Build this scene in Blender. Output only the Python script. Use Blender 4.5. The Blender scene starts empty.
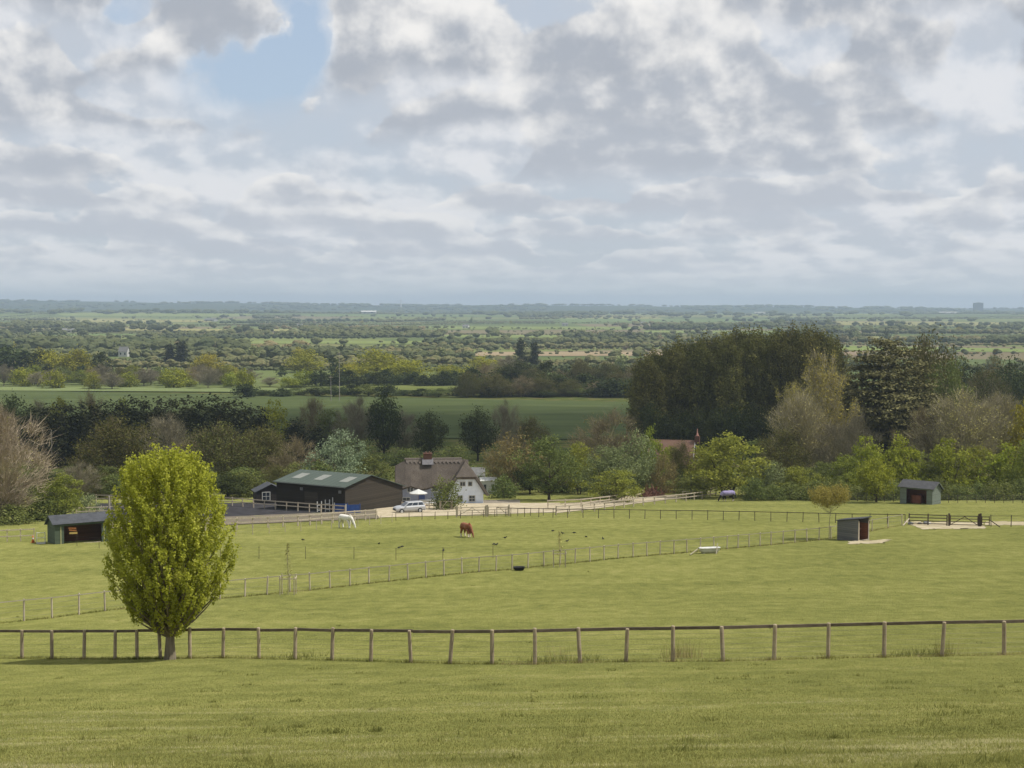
import bpy, bmesh, math, random
import numpy as np
from mathutils import Vector, Matrix

R = math.radians
scene = bpy.context.scene
COL = scene.collection
RNG = np.random.default_rng(7)
random.seed(7)

# ------------------------------------------------------------------ camera model
CAMZ = 45.0
FPX = 1422.0
PITCH = R(3.14)
cp, sp = math.cos(PITCH), math.sin(PITCH)

# ground: metres below the eye as a function of distance (monotone cubic)
KN = np.array([(-120, -6.0), (-60, -4.5), (-20, -2.2), (0, 1.7), (16, 5.3), (50, 12.55), (63, 14.9), (78, 17.2), (90, 18.9), (107, 20.9),
               (142, 24.0), (170, 26.3), (200, 28.7), (250, 31.9), (350, 36.2), (450, 39.0), (640, 41.2),
               (1000, 42.0), (2000, 42.0), (20000, 42.0)], float)

def _pchip(x, y):
    h = np.diff(x); d = np.diff(y) / h
    m = np.zeros_like(x)
    m[0], m[-1] = d[0], d[-1]
    for i in range(1, len(x) - 1):
        if d[i-1] * d[i] > 0:
            w1, w2 = 2*h[i] + h[i-1], h[i] + 2*h[i-1]
            m[i] = (w1 + w2) / (w1 / d[i-1] + w2 / d[i])
    return m
_KM = _pchip(KN[:, 0], KN[:, 1])

def sstep(a, b, x):
    t = np.clip((np.asarray(x, float) - a) / (b - a), 0, 1)
    return t * t * (3 - 2 * t)

def ground(X, Y):
    X = np.asarray(X, float); Y = np.asarray(Y, float)
    x = np.clip(Y, KN[0, 0], KN[-1, 0] - 1)
    i = np.clip(np.searchsorted(KN[:, 0], x, side='right') - 1, 0, len(KN) - 2)
    h = KN[i+1, 0] - KN[i, 0]; t = (x - KN[i, 0]) / h
    D = ((2*t**3 - 3*t**2 + 1) * KN[i, 1] + (t**3 - 2*t**2 + t) * h * _KM[i]
         + (-2*t**3 + 3*t**2) * KN[i+1, 1] + (t**3 - t**2) * h * _KM[i+1])
    b = 0.0204 * (1 - sstep(60, 260, Y))
    z = CAMZ - D + b * np.clip(X, -70, 70)
    # low hills that close the plain
    A = np.interp(X, [-6000, -3600, -1800, -300, 1500, 3600, 6000], [74, 72, 58, 47, 33, 20, 18])
    bump = 6*np.sin(X/310.0+1) + 4*np.sin(X/143.0+2.2) + 7*np.sin(X/720.0)
    z = z + sstep(6800, 9600, Y) * (A + bump * 0.6)
    A2 = np.interp(X, [-3600, -1500, 0, 3000], [22, 18, 8, 10])
    z = z + A2 * np.exp(-((Y - 5600 - 0.1*X) / 700.0) ** 2)
    return z

def gz(x, y):
    return float(ground(x, y))

def hit(px, py):
    "ground point seen at a pixel of the photograph"
    xc, yc = (px - 512) / FPX, (384 - py) / FPX
    d = Vector((xc, cp + yc * sp, -sp + yc * cp))
    lo, t = 0.0, 4.0
    while t < 30000:
        p = d * t
        if CAMZ + p.z < gz(p.x, p.y):
            break
        lo, t = t, t * 1.01 + 0.2
    hi = t
    for _ in range(40):
        m = (lo + hi) / 2; p = d * m
        if CAMZ + p.z < gz(p.x, p.y): hi = m
        else: lo = m
    p = d * hi
    return Vector((p.x, p.y, gz(p.x, p.y)))

def col_at(px, Y):
    "ground point in the pixel column px at distance Y"
    X = 0.0
    for _ in range(6):
        dep = Y * cp + (CAMZ - gz(X, Y)) * sp
        X = (px - 512) / FPX * dep
    return Vector((X, Y, gz(X, Y)))

def depth_of(p):
    return p.y * cp + (CAMZ - p.z) * sp

def z_at(py, Y):
    "world height that shows at pixel row py at distance Y"
    yc = (384 - py) / FPX
    return CAMZ + Y * (-sp + yc * cp) / (cp + yc * sp)

# ------------------------------------------------------------------ materials
def lin(h):
    if isinstance(h, str):
        v = [int(h[i:i+2], 16) / 255 for i in (0, 2, 4)]
        return tuple((c / 12.92) if c <= 0.04045 else ((c + 0.055) / 1.055) ** 2.4 for c in v)
    return tuple(h)

class NT:
    def __init__(self, tree):
        self.t = tree; self.L = tree.links.new; tree.nodes.clear()
    def n(self, typ, **kw):
        nd = self.t.nodes.new(typ)
        for k, v in kw.items():
            if k.startswith('i_'):
                key = k[2:].replace('_', ' ')
                self.set(nd.inputs[key], v)
            else:
                setattr(nd, k, v)
        return nd
    def set(self, sock, v):
        if isinstance(v, bpy.types.NodeSocket): self.L(v, sock)
        else:
            if isinstance(v, tuple) and len(v) == 3 and sock.type == 'RGBA': v = v + (1,)
            sock.default_value = v
    def math(self, op, a, b=None, c=None, clamp=False):
        nd = self.t.nodes.new('ShaderNodeMath'); nd.operation = op; nd.use_clamp = clamp
        self.set(nd.inputs[0], a)
        if b is not None: self.set(nd.inputs[1], b)
        if c is not None: self.set(nd.inputs[2], c)
        return nd.outputs[0]
    def vmath(self, op, a, b=None, scale=None):
        nd = self.t.nodes.new('ShaderNodeVectorMath'); nd.operation = op
        self.set(nd.inputs[0], a)
        if b is not None: self.set(nd.inputs[1], b)
        if scale is not None: self.set(nd.inputs['Scale'], scale)
        return nd.outputs['Value'] if op in ('DOT_PRODUCT', 'LENGTH', 'DISTANCE') else nd.outputs[0]
    def mix(self, f, a, b):
        nd = self.t.nodes.new('ShaderNodeMix'); nd.data_type = 'RGBA'
        self.set(nd.inputs[0], f); self.set(nd.inputs[6], a); self.set(nd.inputs[7], b)
        return nd.outputs[2]
    def noise(self, vec, scale, detail=3, rough=0.55, w=None):
        nd = self.t.nodes.new('ShaderNodeTexNoise')
        if vec is not None: self.L(vec, nd.inputs['Vector'])
        nd.inputs['Scale'].default_value = scale; nd.inputs['Detail'].default_value = detail
        nd.inputs['Roughness'].default_value = rough
        return nd.outputs[0]
    def ramp(self, f, stops):
        nd = self.t.nodes.new('ShaderNodeValToRGB'); e = nd.color_ramp.elements
        while len(e) < len(stops): e.new(0.5)
        for el, (p, c) in zip(e, stops):
            el.position = p; el.color = lin(c) + (1,)
        self.set(nd.inputs[0], f)
        return nd.outputs[0]
    def smooth(self, x, a, b):
        nd = self.t.nodes.new('ShaderNodeMapRange'); nd.interpolation_type = 'SMOOTHSTEP'
        self.set(nd.inputs[0], x); self.set(nd.inputs[1], a); self.set(nd.inputs[2], b)
        return nd.outputs[0]

def new_mat(name):
    m = bpy.data.materials.new(name); m.use_nodes = True
    return m, NT(m.node_tree)

def surf(name, c1, c2=None, scale=4.0, rough=0.85, stretch=(1, 1, 1), bump=0.0, spec=0.2, metal=0.0, detail=4, obj_space=True, fine=0.0):
    "painted / wooden / mineral surface: two colours mixed by noise"
    m, t = new_mat(name)
    tc = t.n('ShaderNodeTexCoord')
    v = t.vmath('MULTIPLY', tc.outputs['Object'], stretch)
    f = t.noise(v, scale, detail, 0.6)
    f2 = t.smooth(f, 0.3, 0.7)
    col = t.mix(f2, lin(c1), lin(c2 if c2 else c1))
    oi = t.n('ShaderNodeObjectInfo')
    br = t.math('MULTIPLY_ADD', oi.outputs['Random'], 0.24, 0.88)
    hsv = t.n('ShaderNodeHueSaturation'); t.L(col, hsv.inputs['Color']); t.L(br, hsv.inputs['Value'])
    b = t.n('ShaderNodeBsdfPrincipled', i_Roughness=rough, i_Metallic=metal)
    b.inputs['Specular IOR Level'].default_value = spec
    t.L(hsv.outputs[0], b.inputs['Base Color'])
    if bump:
        bp = t.n('ShaderNodeBump', i_Strength=bump, i_Distance=0.02); t.L(f, bp.inputs['Height']); t.L(bp.outputs[0], b.inputs['Normal'])
    o = t.n('ShaderNodeOutputMaterial'); t.L(b.outputs[0], o.inputs[0])
    return m

def boards(name, c1, c2, pitch=0.15, axis='Z', rough=0.85):
    "boarded wall: a dark joint every pitch metres, each board its own tone"
    m, t = new_mat(name)
    tc = t.n('ShaderNodeTexCoord'); sx = t.n('ShaderNodeSeparateXYZ'); t.L(tc.outputs['Object'], sx.inputs[0])
    q = t.math('DIVIDE', sx.outputs[axis], pitch)
    k = t.math('FLOOR', q); fr = t.math('FRACT', q)
    wn = t.n('ShaderNodeTexWhiteNoise', noise_dimensions='1D'); t.L(k, wn.inputs['W'])
    st = (0.6, 0.6, 6) if axis == 'Z' else (6, 6, 0.6)
    f = t.noise(t.vmath('MULTIPLY', tc.outputs['Object'], st), 3.0, 4)
    mixf = t.math('ADD', t.math('MULTIPLY', wn.outputs[0], 0.55), t.math('MULTIPLY', f, 0.5), clamp=True)
    col = t.mix(mixf, lin(c1), lin(c2))
    joint = t.math('LESS_THAN', fr, 0.1)
    col = t.mix(t.math('MULTIPLY', joint, 0.6), col, tuple(x * 0.3 for x in lin(c1)))
    b = t.n('ShaderNodeBsdfPrincipled', i_Roughness=rough); b.inputs['Specular IOR Level'].default_value = 0.15
    t.L(col, b.inputs['Base Color'])
    bp = t.n('ShaderNodeBump', i_Strength=0.6, i_Distance=0.02); t.L(t.smooth(fr, 0.0, 0.15), bp.inputs['Height']); t.L(bp.outputs[0], b.inputs['Normal'])
    o = t.n('ShaderNodeOutputMaterial'); t.L(b.outputs[0], o.inputs[0])
    return m

def leafmat(name, c1, c2, c3=None, trans=0.3, var=0.16):
    "foliage: each leaf its own tone between c1 and c2 (some c3), each tree a little different"
    m, t = new_mat(name)
    at = t.n('ShaderNodeAttribute', attribute_name='tint')
    stops = [(0.0, c1), (0.75, c2)] + ([(1.0, c3)] if c3 else [])
    col = t.ramp(at.outputs['Fac'], stops)
    oi = t.n('ShaderNodeObjectInfo')
    hsv = t.n('ShaderNodeHueSaturation'); t.L(col, hsv.inputs['Color'])
    t.L(t.math('MULTIPLY_ADD', oi.outputs['Random'], 2*var, 1 - var), hsv.inputs['Value'])
    wn = t.n('ShaderNodeTexWhiteNoise', noise_dimensions='1D'); t.L(oi.outputs['Random'], wn.inputs['W'])
    t.L(t.math('MULTIPLY_ADD', wn.outputs[0], 0.03, 0.485), hsv.inputs['Hue'])
    d = t.n('ShaderNodeBsdfDiffuse'); t.L(hsv.outputs[0], d.inputs[0])
    tr = t.n('ShaderNodeBsdfTranslucent'); t.L(hsv.outputs[0], tr.inputs[0])
    mx = t.n('ShaderNodeMixShader', i_Fac=trans); t.L(d.outputs[0], mx.inputs[1]); t.L(tr.outputs[0], mx.inputs[2])
    o = t.n('ShaderNodeOutputMaterial'); t.L(mx.outputs[0], o.inputs[0])
    return m

# ------------------------------------------------------------------ objects
def tag(o, label=None, cat=None, group=None, kind=None):
    if label: o['label'] = label
    if cat: o['category'] = cat
    if group: o['group'] = group
    if kind: o['kind'] = kind
    return o

def link(name, data, parent=None, loc=None, rotz=None):
    o = bpy.data.objects.new(name, data); COL.objects.link(o)
    if parent: o.parent = parent
    if loc is not None: o.location = loc
    if rotz is not None: o.rotation_euler = (0, 0, rotz)
    return o

def thing(name, label, cat, loc=(0, 0, 0), rotz=0.0, group=None):
    o = link(name, None, None, loc, rotz); o.empty_display_size = 0.3
    return tag(o, label, cat, group)

class MB:
    "collects shapes, builds ONE mesh"
    def __init__(self): self.v = []; self.f = []; self.mi = []
    def add(self, vs, fs, mi=0):
        b = len(self.v); self.v += [tuple(v) for v in vs]
        self.f += [tuple(b + i for i in f) for f in fs]; self.mi += [mi] * len(fs)
        return self
    def box(self, c, s, rz=0.0, mi=0, tilt=None):
        hx, hy, hz = s[0]/2, s[1]/2, s[2]/2
        vs = [Vector((x, y, z)) for x in (-hx, hx) for y in (-hy, hy) for z in (-hz, hz)]
        M = Matrix.Rotation(rz, 3, 'Z')
        if tilt: M = M @ Matrix.Rotation(tilt[1], 3, tilt[0])
        vs = [M @ v + Vector(c) for v in vs]
        return self.add(vs, [(0,1,3,2),(4,6,7,5),(0,4,5,1),(2,3,7,6),(0,2,6,4),(1,5,7,3)], mi)
    def beam(self, a, b, w, h, mi=0):
        a, b = Vector(a), Vector(b); d = (b - a).normalized()
        s = d.cross(Vector((0,0,1)))
        s = s.normalized() if s.length > 1e-4 else Vector((1,0,0))
        u = s.cross(d).normalized()
        vs = [p + s*x*w/2 + u*y*h/2 for p in (a, b) for x, y in ((-1,-1),(1,-1),(1,1),(-1,1))]
        return self.add(vs, [(3,2,1,0),(4,5,6,7),(0,1,5,4),(1,2,6,5),(2,3,7,6),(3,0,4,7)], mi)
    def tube(self, pts, rs, n=6, mi=0, cap=True):
        pts = [Vector(p) for p in pts]; rings = []; vs = []; fs = []
        if not isinstance(rs, (list, tuple)): rs = [rs] * len(pts)
        for i, p in enumerate(pts):
            d = (pts[min(i+1, len(pts)-1)] - pts[max(i-1, 0)]).normalized()
            s = d.cross(Vector((0,0,1)) if abs(d.z) < 0.9 else Vector((1,0,0))).normalized(); u = s.cross(d)
            for k in range(n):
                a = 2*math.pi*k/n
                vs.append(p + (s*math.cos(a) + u*math.sin(a)) * rs[i])
        for i in range(len(pts)-1):
            for k in range(n):
                a, b = i*n + k, i*n + (k+1) % n
                fs.append((a, b, b+n, a+n))
        if cap:
            fs.append(tuple(range(n-1, -1, -1))); fs.append(tuple((len(pts)-1)*n + k for k in range(n)))
        return self.add(vs, fs, mi)
    def prism(self, poly, axis, a, b, mi=0):
        "polygon extruded along an axis ('X': poly is (y,z); 'Y': (x,z); 'Z': (x,y))"
        def P(q, t):
            return {'X': (t, q[0], q[1]), 'Y': (q[0], t, q[1]), 'Z': (q[0], q[1], t)}[axis]
        n = len(poly)
        vs = [P(q, a) for q in poly] + [P(q, b) for q in poly]
        fs = [tuple(range(n-1, -1, -1)), tuple(range(n, 2*n))] + [(i, (i+1) % n, n + (i+1) % n, n + i) for i in range(n)]
        return self.add(vs, fs, mi)
    def blob(self, c, r, seg=10, mi=0):
        rx, ry, rz = r if isinstance(r, (tuple, list)) else (r, r, r)
        vs = []; fs = []; rg = max(4, seg // 2)
        for i in range(rg + 1):
            th = math.pi * i / rg
            for k in range(seg):
                a = 2*math.pi*k/seg
                vs.append((c[0] + rx*math.sin(th)*math.cos(a), c[1] + ry*math.sin(th)*math.sin(a), c[2] + rz*math.cos(th)))
        for i in range(rg):
            for k in range(seg):
                a, b = i*seg + k, i*seg + (k+1) % seg
                fs.append((a, a+seg, b+seg, b))
        return self.add(vs, fs, mi)
    def mesh(self, name, mats, smooth=False, fix=True):
        me = bpy.data.meshes.new(name); me.from_pydata(self.v, [], self.f)
        if not isinstance(mats, (list, tuple)): mats = [mats]
        for m in mats: me.materials.append(m)
        me.polygons.foreach_set('material_index', self.mi)
        if fix:
            bm = bmesh.new(); bm.from_mesh(me); bmesh.ops.remove_doubles(bm, verts=bm.verts, dist=1e-5)
            bmesh.ops.recalc_face_normals(bm, faces=bm.faces); bm.to_mesh(me); bm.free()
        if smooth: me.polygons.foreach_set('use_smooth', [True] * len(me.polygons))
        me.update(); return me
    def build(self, name, mats, parent=None, smooth=False, bevel=0.0, loc=None, rotz=None):
        o = link(name, self.mesh(name, mats, smooth), parent, loc, rotz)
        if bevel:
            md = o.modifiers.new('bevel', 'BEVEL'); md.width = bevel; md.segments = 2; md.limit_method = 'ANGLE'
        return o

def np_mesh(name, V, loops_per_face, mats, tint=None, smooth=False, mi=None):
    "V: (n,3); consecutive runs of loops_per_face verts are faces"
    k = loops_per_face; nf = len(V) // k
    me = bpy.data.meshes.new(name)
    me.vertices.add(len(V)); me.vertices.foreach_set('co', np.ascontiguousarray(V, dtype=np.float32).ravel())
    me.loops.add(len(V)); me.loops.foreach_set('vertex_index', np.arange(len(V), dtype=np.int32))
    me.polygons.add(nf); me.polygons.foreach_set('loop_start', np.arange(0, len(V), k, dtype=np.int32))
    me.polygons.foreach_set('loop_total', np.full(nf, k, dtype=np.int32))
    for m in (mats if isinstance(mats, (list, tuple)) else [mats]): me.materials.append(m)
    if mi is not None: me.polygons.foreach_set('material_index', np.ascontiguousarray(mi, dtype=np.int32))
    if tint is not None:
        a = me.attributes.new('tint', 'FLOAT', 'FACE'); a.data.foreach_set('value', np.ascontiguousarray(tint, dtype=np.float32))
    me.update(calc_edges=True)
    return me
# ------------------------------------------------------------------ world: sun, sky, clouds
SUN_EL, SUN_AZ = R(57), R(92)          # azimuth measured from the view direction (+Y) towards +X
sun_dir = Vector((math.cos(SUN_EL)*math.sin(SUN_AZ), math.cos(SUN_EL)*math.cos(SUN_AZ), math.sin(SUN_EL)))
sl = bpy.data.lights.new('sun', 'SUN'); sl.energy = 4.2; sl.angle = R(0.55); sl.color = (1.0, .95, .87)
so = link('sun', sl); so.rotation_euler = sun_dir.to_track_quat('Z', 'Y').to_euler(); so.location = (60, 0, 120)

w = bpy.data.worlds.new('World'); scene.world = w; w.use_nodes = True
def make_sky():
    t = NT(w.node_tree)
    STR = 0.1
    tc = t.n('ShaderNodeTexCoord'); d = t.vmath('NORMALIZE', tc.outputs['Generated'])
    sx = t.n('ShaderNodeSeparateXYZ'); t.L(d, sx.inputs[0]); dz = sx.outputs['Z']
    sky = t.n('ShaderNodeTexSky', sky_type='NISHITA', sun_disc=False, sun_elevation=SUN_EL, sun_rotation=SUN_AZ)
    sky.air_density = 1.0; sky.dust_density = 1.5; sky.ozone_density = 1.5; sky.altitude = 50
    zc = t.math('MAXIMUM', t.math('ADD', dz, 0.004), 0.012)
    inv = t.math('DIVIDE', 1.0, zc)
    # gaps of blue
    def gap(px, py, r0, r1, sx_=1.0):
        g = Vector(((px-512)/FPX, cp + (384-py)/FPX*sp, -sp + (384-py)/FPX*cp)).normalized()
        dv = t.vmath('MULTIPLY', t.vmath('SUBTRACT', d, tuple(g)), (1.0/sx_, 1.0, 1.0))
        return t.smooth(t.vmath('LENGTH', dv), r1, r0)
    gaps = t.math('ADD', t.math('ADD', gap(300, 30, .0, .066, .55), gap(240, 76, .0, .046, 1.5)), t.math('MULTIPLY', gap(118, 12, .0, .022, 1.4), .5))
    wob = t.noise(d, 26, 4)
    gaps = t.math('MULTIPLY', gaps, t.math('MULTIPLY_ADD', wob, 3.0, -.6))
    sv = t.n('ShaderNodeSeparateXYZ'); t.L(d, sv.inputs[0])
    az = t.math('ARCTAN2', sv.outputs['X'], sv.outputs['Y'])
    zz = t.math('MAXIMUM', dz, -.02)
    lz = t.math('MULTIPLY', t.math('LOGARITHM', t.math('ADD', zz, .05), math.e), 1.5)
    def puff(da, dl, scale, detail, rough, seed):
        c = t.n('ShaderNodeCombineXYZ'); t.L(t.math('MULTIPLY', t.math('ADD', az, da), 6.0), c.inputs[0]); t.L(t.math('ADD', lz, dl), c.inputs[1]); c.inputs[2].default_value = seed
        return t.noise(c.outputs[0], scale, detail, rough)
    f0 = puff(0, 0, 2.5, 8, .53, CLY); f1 = puff(.009, .085, 2.5, 5, .52, CLY)
    soft = puff(0, 0, 1.3, 3, .5, CLY + 9)
    lit = t.math('SUBTRACT', f0, f1)
    keep = t.math('SUBTRACT', 1.0, t.math('MULTIPLY', gaps, 1.35), clamp=True)
    # thin sheet between the heaps
    sheet_a = t.math('MULTIPLY', t.math('MULTIPLY_ADD', t.smooth(t.math('ADD', t.math('MULTIPLY', soft, .6), t.math('MULTIPLY', f0, .4)), .32, .56), .34, .6), keep)
    sheet_c = t.mix(t.smooth(t.math('ADD', soft, t.math('MULTIPLY', lit, 2.0)), .3, .72), lin('c9cfd8'), lin('eaebee'))
    C = t.vmath('SCALE', sheet_c, scale=sheet_a); T = t.math('SUBTRACT', 1.0, sheet_a)
    # rows of heaped clouds, the far ones low and small, each with a flat grey base and a bright top
    rows = [(.010, .010, 30), (.020, .014, 22), (.033, .018, 17), (.047, .022, 13), (.064, .030, 10), (.086, .040, 7.6), (.112, .050, 6.0), (.143, .058, 5.0), (.180, .066, 4.2), (.228, .085, 3.4), (.30, .11, 2.8), (.40, .15, 2.2), (.54, .2, 1.8)]
    for k, (e, amp, fq) in enumerate(rows):
        c = t.n('ShaderNodeCombineXYZ'); t.L(t.math('MULTIPLY', az, fq * .72), c.inputs[0]); c.inputs[1].default_value = CLX + 7.3*k; t.L(t.math('MULTIPLY', zz, .35/amp), c.inputs[2])
        hn = t.noise(c.outputs[0], 1.0, 3, .5)
        h = t.math('MULTIPLY', t.math('MULTIPLY', t.smooth(hn, .37, .63), keep), amp * (1.55 if k < 5 else 1.95))
        wob = t.math('MULTIPLY', t.math('SUBTRACT', f0, .5), amp * 1.45)
        base = t.math('MULTIPLY_ADD', t.math('SUBTRACT', soft, .5), amp * .9, t.math('MULTIPLY_ADD', t.math('SUBTRACT', f0, .5), amp * .5, e))
        top = t.math('ADD', t.math('ADD', base, h), wob)
        up = t.math('SUBTRACT', zz, base)
        aB = t.smooth(up, -.04 * amp, .34 * amp)
        aT = t.smooth(t.math('SUBTRACT', top, zz), 0.0, .20 * amp)
        al = t.math('MULTIPLY', t.math('MULTIPLY', aB, aT), .55 if k < 2 else (.8 if k < 4 else .95))
        al = t.math('MULTIPLY', al, t.smooth(keep, .05, .8))
        near_top = t.smooth(t.math('SUBTRACT', top, zz), .75 * amp, .0)
        g = t.math('ADD', t.math('MULTIPLY', t.smooth(up, .1 * amp, 1.25 * amp), .5), t.math('ADD', t.math('MULTIPLY', near_top, .34), t.math('MULTIPLY', lit, 3.6)))
        far = min(1.0, max(0.0, (.15 - e) / .13)) * .62
        lo, hi = lin('b9bec7' if k < 5 else 'b0b6c0'), lin('faf8f5'); hz_c = lin('cfd5de')
        lo = tuple(lo[i]*(1-far) + hz_c[i]*far for i in range(3)); hi = tuple(hi[i]*(1-far*.6) + hz_c[i]*far*.6 for i in range(3))
        cc = t.mix(t.smooth(g, -.02, 1.0), lo, hi)
        C = t.vmath('ADD', t.vmath('SCALE', C, scale=t.math('SUBTRACT', 1.0, al)), t.vmath('SCALE', cc, scale=al))
        T = t.math('MULTIPLY', T, t.math('SUBTRACT', 1.0, al))
    skyc = t.vmath('SCALE', sky.outputs[0], scale=1.0)
    # thin high veil in front of the blue
    blue = t.mix(.5, skyc, tuple(x*9.5 for x in lin('c6d6ea')))
    col = t.vmath('ADD', t.vmath('SCALE', C, scale=8.7), t.vmath('SCALE', blue, scale=T))
    # the layer closes up into pale grey-blue towards the horizon
    hz = t.smooth(dz, 0.045, -0.01)
    strk = t.noise(t.vmath('MULTIPLY', d, (3, 3, 60)), 3.0, 4)
    hcol = t.mix(strk, tuple(x*8.9 for x in lin('c8d1d9')), tuple(x*8.9 for x in lin('d8dde2')))
    col = t.mix(t.math('MULTIPLY', hz, .92), col, hcol)
    bg = t.n('ShaderNodeBackground', i_Strength=STR); t.L(col, bg.inputs['Color'])
    o = t.n('ShaderNodeOutputWorld'); t.L(bg.outputs[0], o.inputs['Surface'])
CLX, CLY = 3.0, 5.0
make_sky()

# ------------------------------------------------------------------ camera, render
cd = bpy.data.cameras.new('camera'); cd.sensor_width = 36.0; cd.lens = FPX / 1024 * 36.0; cd.clip_end = 60000; cd.clip_start = .1
co = link('camera', cd); co.location = (0, 0, CAMZ); co.rotation_euler = (R(90) - PITCH, 0, 0); scene.camera = co
scene.render.engine = 'CYCLES'
cy = scene.cycles
cy.use_denoising = True
cy.max_bounces = 6; cy.diffuse_bounces = 3; cy.glossy_bounces = 2; cy.transmission_bounces = 3; cy.transparent_max_bounces = 24; cy.volume_bounces = 1
cy.use_adaptive_sampling = True; cy.adaptive_threshold = 0.02
cy.caustics_reflective = False; cy.caustics_refractive = False
vs = scene.view_settings
vs.view_transform = 'Standard'; vs.look = 'None'; vs.exposure = 0.17; vs.gamma = 1.0; vs.use_curve_mapping = False
# ------------------------------------------------------------------ trees
PROFILES = {
    'egg': [(0,.3),(.08,.54),(.18,.8),(.36,1),(.55,.97),(.72,.87),(.86,.76),(.95,.58),(1,.34)],
    'round': [(0,.25),(.12,.7),(.3,.95),(.5,1),(.7,.88),(.87,.58),(1,.1)],
    'dome': [(0,.72),(.15,.95),(.35,1),(.6,.88),(.8,.62),(.95,.3),(1,.06)],
    'column': [(0,.5),(.2,.9),(.5,1),(.75,.84),(.92,.5),(1,.1)],
    'cone': [(0,.85),(.1,1),(.5,.6),(.85,.22),(1,.03)],
    'cedar': [(0,.8),(.2,1),(.45,.92),(.62,.72),(.78,.5),(.92,.28),(1,.1)],
    'flat': [(0,.2),(.2,.7),(.5,1),(.8,1),(.93,.75),(1,.3)],
    'vase': [(0,.1),(.2,.42),(.5,.85),(.75,1),(.9,.78),(1,.35)],
    'poplar': [(0,.7),(.25,1),(.55,.95),(.8,.7),(.94,.4),(1,.12)],
}

def tubes_np(paths, n=5):
    "paths: list of (points, radii) -> triangle-soup quads"
    out = []
    for pts, rs in paths:
        pts = np.asarray(pts, float); k = len(pts)
        d = np.gradient(pts, axis=0); d /= np.linalg.norm(d, axis=1)[:, None] + 1e-9
        up = np.where(np.abs(d[:, 2:3]) > 0.9, np.array([[1., 0, 0]]), np.array([[0, 0, 1.]]))
        s = np.cross(d, up); s /= np.linalg.norm(s, axis=1)[:, None] + 1e-9
        u = np.cross(s, d)
        a = np.arange(n) * 2*np.pi/n
        ring = pts[:, None] + (s[:, None]*np.cos(a)[None, :, None] + u[:, None]*np.sin(a)[None, :, None]) * np.asarray(rs)[:, None, None]
        r2 = np.roll(ring, -1, axis=1)
        q = np.stack([ring[:-1], r2[:-1], r2[1:], ring[1:]], axis=2).reshape(-1, 3)
        out.append(q)
    return np.concatenate(out)

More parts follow.
